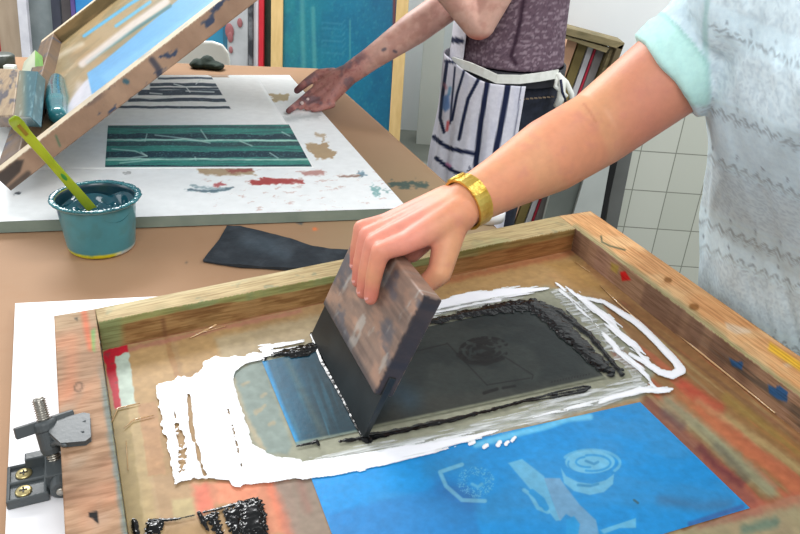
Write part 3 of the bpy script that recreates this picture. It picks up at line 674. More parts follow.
# threaded rod leaning outwards a little
r0 = H(hw+.008, .010, .018); r1 = PD(38, 398, 1); dd = ray(38, 398)
r1 = None
_t = ((r0+hx*.03)[1]-CAM[1])/dd[1]; r1 = CAM+dd*_t
rod = (r1-r0); rl = np.linalg.norm(rod); rod = rod/rl
mb = MB(); mb.lathe(r0, rod, [(.0058,0),(.0058,rl-.002),(.005,rl)], 18)
for i in range(int((rl)/.0026)): mb.lathe(r0+rod*(i*.0026), rod, [(.0056,0),(.0076,.0009),(.0056,.0018)], 16)
mb.build('threaded_rod', m_steel, hc, True)
def on_rod(x, y):                                                      # distance along rod of the point nearest a photo position
    ss = np.linspace(0, rl, 80); X, Y = pj(r0+rod*ss[:, None]); return ss[np.argmin(np.hypot(X-x, Y-y))]
sn = on_rod(44, 424)
ra = np.cross(rod, hx); ra /= np.linalg.norm(ra); ra = ra if ra@hr > 0 else -ra
rb = np.cross(rod, ra); rb = rb if rb@hx > 0 else -rb
wd = ra*.96+rb*.30; wd /= np.linalg.norm(wd); we = np.cross(rod, wd)
mb = MB(); mb.lathe(r0+rod*(sn-.008), rod, [(.0125,0),(.013,.002),(.013,.009),(.011,.012)], 24)
for s_ in (1, -1): mb.box(r0+rod*(sn-.001)+wd*s_*.019, .0115, .0042, .0062, [wd, we, rod])
mb.build('wing_nut', m_cast, hc, bevel=.0012)
# jaw: sleeve round the rod and the fan-shaped plate pressing on the rail
jz = ZS+.001
mb = MB(); mb.lathe(r0+rod*(sn-.034), rod, [(.0095,0),(.011,.006),(.0115,.026)], 22)
tp = [P(50,436,jz), P(62,447,jz), P(86,445,jz), P(91,441,jz), P(90,418,jz), P(84,417,jz), P(56,424,jz)]
n7 = len(tp); up7 = np.array([0, 0, .006])
mb.add(tp+[v+up7 for v in tp], [tuple(range(n7)), tuple(range(2*n7-1, n7-1, -1))]+[(i, (i+1) % n7, (i+1) % n7+n7, i+n7) for i in range(n7)])
root = r0+rod*(sn-.020)
for e_ in ((86,421), (84,432), (66,446)):
    e3 = P(*e_, jz+.006); dv = e3-root; L_ = np.linalg.norm(dv); dv /= L_; sd = np.cross(dv, [0,0,1]); sd /= np.linalg.norm(sd)
    mb.tube([root+np.array([0,0,-.006]), (root+e3)/2+np.array([0,0,.001]), e3], [.0055, .003, .0015], 8)
mb.build('jaw_plate', m_cast, hc, bevel=.001)
# ------------------------------------------------------------------ squeegee held on the mesh
A, B = P(313,335,ZM+.003), P(365,438,ZM+.003)
e_ = (B-A)/np.linalg.norm(B-A); prp = np.array([-e_[1], e_[0], 0]); prp = prp if prp[0] > 0 else -prp
th = math.radians(67); wv = prp*math.cos(th)+np.array([0,0,1])*math.sin(th); nv = prp*math.sin(th)-np.array([0,0,1])*math.cos(th)
AX3 = [e_, nv, wv]; Ls = np.linalg.norm(B-A); mid = (A+B)/2
sq = empty('squeegee', mid, 'wooden-handled squeegee with black blade pulling ink across the stencil', 'squeegee')
m_rub = mat('black_rubber', (24,28,30), (36,42,44), .42, 20, .05, 60, spec=.5)
MB().hexa([mid+e_*(-Ls/2)-nv*.0035, mid+e_*(Ls/2)-nv*.0035, mid+e_*(Ls/2)+nv*.0035, mid-e_*(Ls/2)+nv*.0035],
          [mid+e_*(-Ls/2+.004)-nv*.005+wv*.085, mid+e_*(Ls/2-.004)-nv*.005+wv*.085, mid+e_*(Ls/2-.004)+nv*.005+wv*.085, mid-e_*(Ls/2-.004)+nv*.005+wv*.085]).build('rubber_blade', m_rub, sq, bevel=.001)
def c_sq(x, y, V, fn, s, t):
    l = (V-mid)@e_; h = (V-mid)@wv
    C = woodcol((142,118,104), (88,74,70), V, e_, 150, 1.4, .9); C = blend(C, (176,138,116), sm(fbm(l*20, h*70, 151), .5, .7)*.7)
    C = blend(C, (84,86,96), sm(fbm(l*26+4, h*60, 152), .55, .7)*.7); C = blend(C, (180,184,180), sm(fbm(l*90, h*30, 153), .66, .75)*.5)
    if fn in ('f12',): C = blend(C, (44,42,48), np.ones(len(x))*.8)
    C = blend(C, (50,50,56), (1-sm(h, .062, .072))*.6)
    return C
def hq(h, tk, sh=0): return [mid-e_*(Ls/2-.012-sh)-nv*tk+wv*h, mid+e_*(Ls/2-.006-sh)-nv*tk+wv*h, mid+e_*(Ls/2-.006-sh)+nv*tk+wv*h, mid-e_*(Ls/2-.012-sh)+nv*tk+wv*h]
m_sqw = mat('worn_squeegee_wood', (236,236,236), (255,255,255), .5, 40, .25, 120, vcol=True)
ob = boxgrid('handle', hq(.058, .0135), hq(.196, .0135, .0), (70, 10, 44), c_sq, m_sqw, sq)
bv = ob.modifiers.new('bevel', 'BEVEL'); bv.width = .004; bv.segments = 3; bv.limit_method = 'ANGLE'; bv.angle_limit = math.radians(60)
# ------------------------------------------------------------------ printing person at the right
def dcaps(mb, pts, rs, n=40):
    for i in range(len(pts)-1): mb.pill(pts[i], pts[i+1], rs[i], rs[i+1], n)
p1 = empty('person', (.68, 1.07, 0), 'person in pale mint lace-patterned top and gold watch, gripping the squeegee', 'person')
T_ = mid+wv*.196                                                       # middle of the handle's top
wrist = PD(466, 203, .875); elbow = PD(598, 128, 1.03); shoulder = PD(742, 18, 1.03)
mb = MB()
dcaps(mb, [shoulder, shoulder*.5+elbow*.5, elbow], [.066, .062, .055])
dcaps(mb, [elbow, elbow*.6+wrist*.4, elbow*.25+wrist*.75, wrist], [.055, .052, .038, .0305])
# hand: fingers over the handle's left face, thumb on the right
hof = -.012                                                            # hand centre along the handle
K = []
spc = .0228
for i in range(4):                                                     # 0 index (towards camera) .. 3 little
    K.append(T_+e_*(hof+.033-spc*i)+wv*(.026-.004*abs(i-1))-nv*(.012+.004*(1.5-abs(i-1.5))))
for i in range(4):
    palm_end = wrist+(K[i]-wrist)*.18+e_*(.012-.008*i)
    mb.pill(palm_end, K[i], .0245, .0135)
mb.pill(wrist, (K[1]+K[2])/2+nv*.012-wv*.004, .029, .017)
tips = []
for i in range(4):
    ln = (.92, 1.0, .95, .78)[i]; r = (.0100, .0102, .0098, .0086)[i]
    k = K[i]; ko = e_*(hof+.033-spc*i)
    pip = T_+ko*1.04-nv*.043*1+wv*(.010); pip = T_+e_*(hof+.038-.0240*i)-nv*(.040)+wv*(.006)
    dip = T_+e_*(hof+.039-.0240*i)-nv*(.0325)-wv*(.032*ln)
    tip = T_+e_*(hof+.040-.0240*i)-nv*(.0245)-wv*(.060*ln)
    dcaps(mb, [k, pip, dip, tip], [.0140, r*1.18, r*1.06, r*.92], 16); tips.append((tip, r))
# thumb leaves the side of the palm near the wrist and closes on the right face
tb0 = wrist+(T_-wrist)*.30+e_*.020-wv*.004; tb1 = T_+e_*(hof+.052)+nv*.042+wv*.006; tb2 = T_+e_*(hof+.046)+nv*.030-wv*.026; tb3 = T_+e_*(hof+.036)+nv*.0255-wv*.050
dcaps(mb, [tb0, tb1, tb2, tb3], [.021, .0155, .0115, .0095], 16)
# heel of the palm resting over the handle's far side
mb.pill(wrist+(T_-wrist)*.35-e_*.01, T_-e_*.02+nv*.026+wv*.004, .024, .017)
# rest of the body (under the clothes, head above the frame)
tc1 = np.array([.68, 1.07, 0]); tU = np.array([.57, .88, 0])
mb.ell(tU+[.02, .03, 1.22], (.10, .13, .20)); mb.pill(shoulder, tU+np.array([0, 0, 1.28]), .058, .07)
neck = tU+np.array([-.02, -.0, 1.42]); head = neck+np.array([-.05, -.01, .17])
mb.pill(neck-[0,0,.06], neck+[-.02,0,.06], .06, .052); mb.ell(head, (.088, .074, .112)); mb.ell(head+[-.045,0,-.06], (.05,.045,.05))
mb.ell(head+[-.094,0,-.01], (.018,.012,.022)); mb.ell(head+[-.03,.074,-.01], (.016,.010,.028)); mb.ell(head+[-.03,-.074,-.01], (.016,.010,.028))
sh2 = tU+np.array([.08, -.19, 1.30]); el2 = sh2+np.array([.10, -.06, -.27]); wr2 = el2+np.array([-.02, .03, -.24])
dcaps(mb, [sh2, el2, wr2], [.066, .052, .033])
mb.pill(wr2, wr2+[-.035,.01,-.06], .03, .026)
for i in range(4): dcaps(mb, [wr2+np.array([-.035,-.018+.021*i+.01,-.06]), wr2+np.array([-.05,-.02+.021*i+.01,-.11]), wr2+np.array([-.042,-.02+.021*i+.01,-.145])], [.0105,.0095,.008], 12)
dcaps(mb, [wr2+[-.01,.02,-.02], wr2+[-.045,.045,-.06], wr2+[-.055,.04,-.09]], [.016,.0115,.009], 12)
def c_skin1(V):
    x, y = pj(V); n = fbm(V[:, 0]*14+V[:, 2]*9, V[:, 1]*14, 160); f = fbm(V[:, 0]*60, V[:, 2]*60+V[:, 1]*33, 161)
    C = np.tile(np.array([212, 152, 112.]), (len(V), 1)); C = blend(C, (214,138,106), sm(n, .4, .65)*.6)
    up_ = sm(V@np.array([1., 0, 0]), elbow[0]-.02, elbow[0]+.06); C = blend(C, (202,132,112), up_*.75)
    kd = np.linalg.norm(V-(K[0]+K[1]+K[2]+K[3])/4, axis=1); C = blend(C, (222,140,126), (1-sm(kd, .04, .085))*.7)
    td = np.min([np.linalg.norm(V-t_, axis=1) for t_, _ in tips], axis=0); C = blend(C, (206,112,104), (1-sm(td, .012, .035))*.6)
    C = stroke(C, x, y, [(584,104),(590,112),(596,122)], (176,104,76), 1.0, .55, 1.6)
    C = blend(C, (200,130,112), sm(f, .62, .8)*.35)
    return C
m_skin = mat('skin', (244,244,244), (255,255,255), .5, 80, .12, 260, vcol=True, spec=.35, sss=.08)
remeshed(mb, 'body', m_skin, p1, .0030, 8, c_skin1)
for i, (tp_, r) in enumerate(tips):
    c_ = tp_-nv*(r*.66)+wv*.002
    MB().ell(c_, (.0062-.0008*(i == 3), .0026, .0060), AX3, 14, 8).build('fingernail', mat('nail', (222,160,152), rough=.25), p1, True)
ey = mat('eye', (40,30,26), rough=.1); lipm = mat('lips', (190,110,104)); hairm = mat('brown_hair', (70,48,36), (92,64,46), .5, 60, .5, 80)
for s_ in (1, -1): MB().ell(head+[-.082, s_*.03, .012], (.01,.014,.008)).build('eye', ey, p1, True)
MB().ell(head+[-.088, 0, -.052], (.008,.024,.007)).build('mouth', lipm, p1, True)
remeshed(MB().ell(head+[.018,0,.03], (.095,.088,.108)).ell(head+[.06,0,-.06], (.055,.07,.12)), 'hair', hairm, p1, .008, 4)
# trousers and shoes
m_jean = mat('dark_denim', (30,34,50), (44,50,68), .8, 60, .3, 200)
mb = MB(); mb.ell(tc1+[.03,0,.90], (.11,.15,.12))
for s_ in (1, -1): dcaps(mb, [tc1+np.array([.035,s_*.07,.86]), tc1+np.array([.02,s_*.09,.48]), tc1+np.array([.02,s_*.10,.09])], [.082,.064,.055])
remeshed(mb, 'trousers', m_jean, p1, .008, 4)
for s_ in (1, -1): MB().pill(tc1+[.03,s_*.11,.045], tc1+[-.14,s_*.11,.04], .044, .038).build('shoe', mat('shoe_canvas', (60,60,64)), p1, True)
# shirt: loose body plus short sleeve with a turned hem
ar = along_r/np.linalg.norm(along_r); pp = np.array([-ar[1], ar[0], 0]); pp = pp if pp[0] > 0 else -pp
def ring_c(z):                                                         # left silhouette follows the photo
    yy = np.interp(z, [.78, .9, 1.04, 1.14, 1.3, 1.42], [280+60, 275, 200, 120, 20, -60])
    xx = np.interp(z, [.78, .9, 1.04, 1.14, 1.3, 1.42], [690, 693, 700, 707, 716, 740]); return xx, yy
mb = MB(); V = []; Fs = []; nr = 56
zs = [.70,.75,.80,.84,.88,.92,.96,1.0,1.05,1.1,1.15,1.2,1.26,1.32,1.37,1.41]
for zi, z in enumerate(zs):
    xx, yy = ring_c(z)
    far = PD(xx, yy, float(np.interp(z, [.95, 1.22], [1.22, 1.04]))); far[2] = z
    a = np.interp(z, [.8,1.0,1.2,1.32,1.38,1.41], [.125,.125,.12,.11,.09,.05]); b_ = np.interp(z, [.8,1.0,1.2,1.32,1.38,1.41], [.225,.215,.215,.21,.16,.07])
    cen = far-(-ar)*b_*.93+pp*a*.35; cen[2] = z
    if zi == 0: cen0 = cen
    for k in range(nr):
        t = 2*PI*k/nr; fold = 1+.03*math.sin(t*7+z*9)+.018*math.sin(t*13-z*14)
        V.append(cen+(ar*math.cos(t)*b_+pp*math.sin(t)*a)*fold)
for i in range(len(zs)-1):
    for k in range(nr): k2 = (k+1) % nr; Fs.append((i*nr+k, i*nr+k2, (i+1)*nr+k2, (i+1)*nr+k))
Fs.append(tuple(reversed(range(nr)))); Fs.append(tuple((len(zs)-1)*nr+k for k in range(nr)))
mb.add(V, Fs)
adir = (elbow-shoulder)/np.linalg.norm(elbow-shoulder)
cuff = shoulder+(elbow-shoulder)*(74-742+670)/146 if False else shoulder+(elbow-shoulder)*.47
sl0 = shoulder+np.array([.02,.0,.01])
mb.tube([sl0-adir*.03, sl0*.5+cuff*.5+np.array([0,0,.004]), cuff-adir*.03, cuff, cuff+adir*.012], [.084, .080, .074, .075, .073], 48)
mb.pill(sl0, cen+[0,0,-.08], .082, .11, 40)
mb.pill(sh2, sh2*.5+el2*.5, .082, .078, 36)
def c_shirt(V):
    x, y = pj(V); f = fbm(V[:, 0]*130+V[:, 1]*90, V[:, 2]*130, 170, 3); n = fbm(V[:, 1]*22+V[:, 0]*10, V[:, 2]*22, 171)
    C = np.tile(np.array([216, 236, 244.]), (len(V), 1))
    d = y-(x-700)*.42                                                  # diagonal bands round the body
    def band(a, b_): return sm(d, a, a+6)*(1-sm(d, b_-6, b_))
    lace = band(30, 92)+band(158, 208)+band(250, 300)+band(-60, 0)
    body = sm(x-(707+0*y), -1, 4)+sm(y, 102, 110)*sm(x, 685, 690); body = np.clip(body, 0, 1)
    fine = sm(np.abs(np.sin(x*.9+fbm(x*.12, y*.12, 7)*18)*np.cos(y*.8+fbm(x*.1, y*.1, 8)*16)), .25, .7)
    C = blend(C, (180,194,202), np.clip(lace, 0, 1)*body*(.12+.42*fine))
    C = blend(C, (222,232,234), np.clip(lace, 0, 1)*body*(1-fine)*.35)
    for a, ph in ((18, 0), (100, 2), (150, 1), (216, 0), (242, 2), (306, 1)):
        z_ = a+4.5*np.abs(((x+y*.3+ph*3)/13.0 % 1)*2-1)*1.6
        C = blend(C, (142,154,160), (1-sm(np.abs(d-z_), .9, 2.2))*body*.65); C = blend(C, (150,160,168), (1-sm(np.abs(d-z_-5), .5, 1.4))*body*.4)
        u_ = ((x+a*2)/25.0 % 1)-.5; v_ = d-(a-7)
        C = blend(C, (112,124,138), (1-sm(np.abs(u_*25)*1.3+np.abs(v_)*.55, 1.0, 2.2))*body*.6)
    for a in (28, 94, 156, 210, 248, 300): C = blend(C, (214,232,236), (1-sm(np.abs(d-a), .8, 2.4))*body*.5)
    sl = 1-body; ds = (V-cuff)@adir
    C = blend(C, (166,184,190), sl*(.2+.3*sm(f, .45, .65))); C = blend(C, (184,226,218), sl*sm(ds, -.034, -.028)*.9); C = blend(C, (150,196,188), sl*(1-sm(np.abs(ds+.031), .0005, .003))*.8)
    C = blend(C, (150,196,190), (1-sm(np.abs(x-707+np.sin(y*.05)*2), 1, 4))*(1-sm(y, 98, 106))*.5)
    return C*(1+(f[:, None]-.5)*.05)
m_shirt = mat('thin_lace_cotton', (246,248,250), (255,255,255), .85, 160, .15, 200, vcol=True, spec=.2, contrast=(.35,.6))
def d_shirt(V):
    x, y = pj(V)
    return .016*(fbm(x*.02+y*.008, y*.006, 175)-.5)+.013*(fbm((x-y*.25)*.045, y*.007, 176)-.5)
remeshed(mb, 'shirt', m_shirt, p1, .0042, 7, c_shirt, d_shirt)
# gold watch band round the wrist
m_gold = mat('gold', (196,156,60), (232,200,104), .28, 60, .3, 300, metal=.85)
wdir = (elbow-wrist)/np.linalg.norm(elbow-wrist)
wc = wrist+wdir*.004
mb = MB(); t0 = np.cross(wdir, [0,0,1]); t0 /= np.linalg.norm(t0); t1 = np.cross(wdir, t0)
for k in range(30):
    a = 2*PI*k/30; rad = t0*math.cos(a)+t1*math.sin(a); tan = -t0*math.sin(a)+t1*math.cos(a)
    mb.box(wc+rad*.0335, .0037, .0105, .0016, [tan, wdir, rad]); mb.box(wc+rad*.0334+wdir*.0088, .0042, .0014, .0018, [tan, wdir, rad]); mb.box(wc+rad*.0334-wdir*.0088, .0042, .0014, .0018, [tan, wdir, rad])
mb.build('watch_band', m_gold, p1)['label'] = 'gold metal watch band'
toC = CAM-wc; toC -= wdir*(toC@wdir); toC /= np.linalg.norm(toC); ca = -t1 if t1[2] < 0 else t1
fd = (np.cross(wdir, toC)*-.9+toC*-.25); fd /= np.linalg.norm(fd)
fd = np.array([0,0,1.])-wdir*wdir[2]; fd /= np.linalg.norm(fd); fd = fd*.8-toC*.45; fd /= np.linalg.norm(fd)
MB().lathe(wc+fd*.0325, fd, [(.012,0),(.0125,.003),(.011,.0045)], 24).build('watch_case', m_gold, p1, True)
# ------------------------------------------------------------------ far print station: board with sheet of tree-trunk prints
ZB = .825
FR, BR = P(407.5, 208.0, ZB), P(289.5, 75, ZB); BL = P(120, 75, ZB); BL = BR+(BL-BR)*1.9
FL = P(0, 221.5, ZB); FL = FR+(FL-FR)*1.55
fb = empty('print_board', (FR+FL)/2*[1,1,0]+[0,0,ZT+.002], 'thick white print board with grey edge under the tree-trunk prints', 'board')
def c_board(x, y, V):
    x0_, y0_ = x, y; x = x+(fbm(x0_*.3, y0_*.6, 702, 3)-.5)*9; y = y+(fbm(x0_*.25, y0_*.5, 703, 3)-.5)*3.5
    C = np.tile(np.array([243, 246, 246.]), (len(x), 1)); n = fbm(V[:, 0]*60, V[:, 1]*60, 200); n2 = fbm(x*.3, y*.8, 201)
    C = polyfill(C, x, y, [(194,168),(252,168),(256,175),(204,175)], (168,140,104), .85*1, 1.2); C = polyfill(C, x, y, [(228,169),(254,168),(255,171),(230,173)], (150,70,66), .8, 1)
    C = polyfill(C, x, y, [(249,181),(260,180),(262,177),(304,180),(306,183),(252,185)], (168,54,52), .95, .8)
    C = polyfill(C, x, y, [(214,184),(222,181),(224,185),(218,187)], (168,60,62), .8, 1); C = polyfill(C, x, y, [(298,172),(322,170),(326,174),(306,176)], (170,100,90), .7*1, 1.2)
    C = polyfill(C, x, y, [(305,144),(328,143),(330,149),(337,153),(334,158),(316,159)], (176,148,110), .95, 1); C = stroke(C, x, y, [(315,134),(325,136),(324,141)], (176,148,110), 1.5, .7, 1)
    C = polyfill(C, x, y, [(268,94),(288,94),(289,99),(284,101),(274,102)], (178,156,112), .95, .8)
    C = polyfill(C, x, y, [(208,73),(229,73),(231,78),(212,78)], (176,140,108), .95, .8)
    C = stroke(C, x, y, [(188,190),(200,191),(216,191),(232,188)], (60,90,104), 1.2, .8, 1); C = stroke(C, x, y, [(192,186),(206,188),(222,188)], (110,140,150), 1, .7, 1)
    C = stroke(C, x, y, [(286,119),(300,117),(318,116)], (150,160,160), 2.5, .5, 3)
    C = stroke(C, x, y, [(340,177),(352,176),(362,176)], (110,70,50), 1, .8, 1); C = polyfill(C, x, y, [(358,170),(366,176),(360,178)], (90,130,150), .8); C = polyfill(C, x, y, [(372,184),(380,190),(378,198),(371,189)], (90,150,150), .7); C = stroke(C, x, y, [(385,190),(388,192)], (80,130,130), 1.5, .6)
    C = polyfill(C, x, y, [(15,192),(20,191),(21,194),(16,195)], (50,60,70), .9); C = stroke(C, x, y, [(125,173),(130,173)], (120,120,120), 1, .6)
    C = blend(C, (190,150,140), sm(fbm(x*.12, y*.5, 205), .66, .78)*sm(y, 168, 172)*sm(x, 190, 215)*.5)
    return C
m_pb = mat('white_laminate', (246,246,246), (255,255,255), .5, 40, vcol=True)
gridquad('board_top', [FL, FR, BR, BL], 620, 520, c_board, m_pb, fb)
gq = lambda v, z: np.array([v[0], v[1], z])
MB().hexa([gq(v, ZT+.0022) for v in (FL, FR, BR, BL)], [gq(v, ZB-.0008) for v in (FL, FR, BR, BL)]).build('board_edge', mat('grey_green_edge', (118,132,122), (134,146,134), .6, 20), fb)
# paper sheet with the prints
sh = quadpx([(-60,170), (314,167.5), (258,77.5), (60,77)], ZB+.0012)
SH = gridquad('print_sheet', sh, 60, 60, lambda x, y, V: np.tile(np.array([247, 249, 248.]), (len(x), 1)), m_pb, thick=.0008)
tag(SH, 'white paper sheet carrying two dark tree-trunk prints', 'paper')
def trunks(bands, base, x0, x1, y0, y1, seed):
    def fn(x, y, V):
        n = fbm(x*.05, y*1.2, seed); f = fbm(x*.6, y*1.5, seed+1, 3)
        C = np.tile(np.asarray(base, float), (len(x), 1))
        for yy, slope, wd, col in bands:
            c0 = yy+slope*(x-x0)+(fbm(x*.05, x*0+yy, seed+2)-.5)*2.4
            C = blend(C, col, 1-sm(np.abs(y-c0), wd-.5, wd+.4))
        C = blend(C, (110,172,160), sm(f, .58, .75)*.45); C = blend(C, (40,80,88), sm(fbm(x*.03, y*1.3, seed+7), .55, .7)*.55)
        return C
    return fn
tl, dk, pl_ = (52,138,126), (22,56,72), (176,220,204)
gb = [(127,.0,1.2,(50,90,92)),(131.5,.0,2.0,tl),(136,.004,2.6,dk),(140,.002,1.0,pl_),(144,.0,2.2,(44,78,84)),(149.5,.0,1.8,tl),(154.5,.0,3.2,dk),(159.4,.0,1.0,pl_),(162.5,.0,1.6,tl),(166,.0,.8,dk)]
fg = trunks(gb, tl, 105, 312, 124, 167, 210)
def fg2(x, y, V):
    C = fg(x, y, V)
    for pts in ([(112,149),(135,151),(147,156),(130,158),(108,158)], [(147,156),(141,152)], [(120,163),(150,160)], [(147,134),(145,141)], [(201,130),(207,139)], [(155,135),(190,139),(210,143)], [(240,141),(252,146)], [(270,153),(278,158)], [(282,132),(290,136)], [(195,157),(196,160)]): C = stroke(C, x, y, pts, (190,220,210), .6, .8, .7)
    return C
m_print = mat('printed_ink', (240,240,240), (255,255,255), .6, 90, .1, 100, vcol=True)
zq = ZB+.0018
gridquad('green_trunk_print', quadpx([(105,167),(312,166.5),(289,124.5),(108,125.5)], zq), 520, 200, fg2, m_print, SH)['label'] = 'teal and navy tree-trunk print'
def c_navy(x, y, V):
    C = np.tile(np.array([247, 249, 248.]), (len(x), 1)); nv_ = (34,54,76); f = fbm(x*.5, y*1.4, 471, 3); xr_ = 211+(y-76)*.60
    for yy, w_, xl in ((78.3,.9,158),(84.6,1.5,150),(88.4,1.0,150),(92.6,2.6,138),(99.8,1.6,128),(107.3,1.1,118)):
        c0 = yy+(fbm(x*.06, x*0+yy, 472)-.5)*1.6; C = blend(C, nv_, (1-sm(np.abs(y-c0), w_-.4, w_+.5))*sm(x, xl-1, xl+1)*(1-sm(x, xr_-.5, xr_+.5)))
    for pts in ([(135,97),(150,99),(166,98),(172,96)], [(174,84),(186,87),(190,92)], [(186,91),(214,92)], [(200,80),(196,84)], [(150,93),(162,94)]): C = stroke(C, x, y, pts, (226,232,232), .6, .95, .6)
    return blend(C, (150,160,170), sm(f, .66, .8)*(C[:, 0] < 120)*.5)
gridquad('navy_trunk_print', quadpx([(116,110),(233,110),(211,76),(140,76)], zq), 420, 200, c_navy, m_print, SH)['label'] = 'navy tree-trunk print'
# ------------------------------------------------------------------ far screen, swung open on its left hinges
bd = BR-FR; bd[2] = 0; bd /= np.linalg.norm(bd)
N0 = PD(11, 190.7, 1.3); dd = ray(258, 0); tt = (bd@(N0-CAM))/(bd@dd); uu = CAM+dd*tt-N0; uu /= np.linalg.norm(uu)
nn = np.cross(uu, bd); nn = nn if nn[2] > 0 else -nn
SL, SD, RH, RW = .98, 1.30, .040, .042
def S(u, c, h): return N0+uu*u+bd*c+nn*h
os_ = empty('printing_screen', N0, 'big wooden screen tilted open on its left edge over the tree-trunk prints', 'printing screen')
def c_or(seed, inner=None):
    def fn(x, y, V, fc, s, t):
        C = woodcol((170,140,116), (124,96,78), V, uu, seed, .6, .9)
        if seed == 340: C = woodcol((110,86,62), (70,56,44), V, bd, seed, .6, .9)
        n = fbm((V@uu)*22, (V@nn)*60+(V@bd)*40, seed+3); n2 = fbm((V@uu)*9, (V@nn)*30+(V@bd)*20, seed+6)
        C = blend(C, (44,62,92), sm(n, .67, .74)*.9); C = blend(C, (100,86,84), sm(n2, .6, .75)*.6)
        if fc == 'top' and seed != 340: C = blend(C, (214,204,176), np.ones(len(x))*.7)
        if inner is not None and fc == inner:
            C = np.tile(np.array([140, 116, 78.]), (len(x), 1)); C = blend(C, (104,90,58), sm(fbm((V@uu)*8, (V@nn)*40, seed+8), .4, .65)*.8)
        if seed == 300:
            C = stroke(C, x, y, [(152,60),(158,68),(160,76)], (52,56,72), 3, .8, 2); C = stroke(C, x, y, [(125,81),(127,82)], (40,90,110), 2.5, .8, 1); C = stroke(C, x, y, [(56,136),(60,146)], (70,110,84), 1, .8, 1); C = polyfill(C, x, y, [(-10,180),(16,160),(24,160),(20,172),(2,190)], (52,46,44), .85, 1.5); C = stroke(C, x, y, [(8,190),(28,174)], (50,44,42), 3, .7, 2)
        return C
    return fn
m_ow = mat('stained_old_wood', (236,236,236), (255,255,255), .6, 40, .3, 120, vcol=True)
def orail(u0, u1, c0, c1, col, res):
    b_ = [S(u0,c0,0), S(u1,c0,0), S(u1,c1,0), S(u0,c1,0)]; boxgrid('rail', b_, [v+nn*RH for v in b_], res, col, m_ow, os_)
orail(0, SL, 0, RW, c_or(300), (360, 16, 16))
orail(0, SL, SD-RW, SD, c_or(320, 'f01'), (240, 12, 14))
orail(0, RW*1.3, RW, SD-RW, c_or(340), (14, 200, 12))
orail(SL-RW, SL, RW, SD-RW, c_or(360), (14, 160, 12))
def c_om(x, y, V):
    u_ = (V-N0)@uu; c_ = (V-N0)@bd; n = fbm(u_*10, c_*10, 380); f = fbm(u_*60, c_*60, 381)
    C = np.tile(np.array([156, 132, 92.]), (len(x), 1)); C = blend(C, (126,112,76), sm(n, .45, .65)*.7)
    # lower part pale lilac-grey, blue stencil, ink line across the middle
    ed = RW*1.3
    C = polyfill(C, x, y, [(64,112),(72,98),(84,82),(170,10),(200,-20),(300,-60),(260,60),(90,150),(66,140)], (196,196,206), .95, 1.5)
    C = polyfill(C, x, y, [(87,73),(100,64),(190,-10),(330,-80),(200,30),(92,95)], (84,156,206), .95, 1)
    C = polyfill(C, x, y, [(100,76),(240,-20),(250,-10),(108,84)], (116,180,216), .6, 3)
    C = stroke(C, x, y, [(87,62),(110,46),(136,28),(170,6)], (30,92,96), 1.8, .9, 1.2)
    C = stroke(C, x, y, [(82,64),(108,44),(134,24),(166,2)], (206,196,190), 3.6, .85, 2.2)
    C = stroke(C, x, y, [(84,36),(130,4),(150,-8)], (62,156,204), 1.6, .9, 1); C = stroke(C, x, y, [(116,26),(150,2)], (70,166,214), 1.6, .8, 1)
    C = stroke(C, x, y, [(52,60),(66,52),(82,44)], (214,206,190), 2, .6*1, 3); C = blend(C, (196,180,150), sm(f, .62, .72)*(1-sm(x, 60, 90))*.5)
    C = stroke(C, x, y, [(56,84),(60,98),(58,118)], (70,128,138), 8, .9, 3); C = stroke(C, x, y, [(80,86),(74,104)], (214,206,214), 4, .5, 4)
    return C
m_om = mat('open_screen_mesh', (240,240,240), (255,255,255), .36, 60, .3, 60, vcol=True, coat=.12)
gridquad('screen_mesh', [S(RW,RW*.8,.004), S(SL-RW,RW*.8,.004), S(SL-RW,SD-RW*.8,.004), S(RW,SD-RW*.8,.004)], 420, 520, c_om, m_om, os_, thick=.001, updir=nn)
# teal ink bank at the low end, green tape corner
m_teal = mat('teal_ink', (24,80,92), (44,116,122), .16, 20, .3, 60, coat=.2)
def SP(x, y, h):                                                       # point of the tilted screen plane, lifted by h
    d = ray(x, y); o = N0+nn*h; return CAM+d*(((o-CAM)@nn)/(d@nn))
mb = MB()
dcaps(mb, [SP(57, 80, .010), SP(56, 92, .012), SP(57, 104, .012), SP(58, 116, .010)], [.018, .024, .026, .020])
remeshed(mb, 'teal_ink_bank', m_teal, os_, .004, 4)
mb = MB(); q4 = [SP(35,76,.03), SP(44,77,.03), SP(42,56,.05), SP(35,50,.06)]; mb.hexa([v-nn*.0015 for v in q4], q4); mb.build('green_tape', mat('green_tape', (96,150,52), (120,172,70), .35), os_)
mb = MB(); q4 = [SP(20,78,.03), SP(35,76,.03), SP(35,50,.06), SP(24,62,.045)]; mb.hexa([v-nn*.0015 for v in q4], q4); mb.build('pale_tape', mat('pale_tape', (176,184,160), (196,200,176), .35), os_)
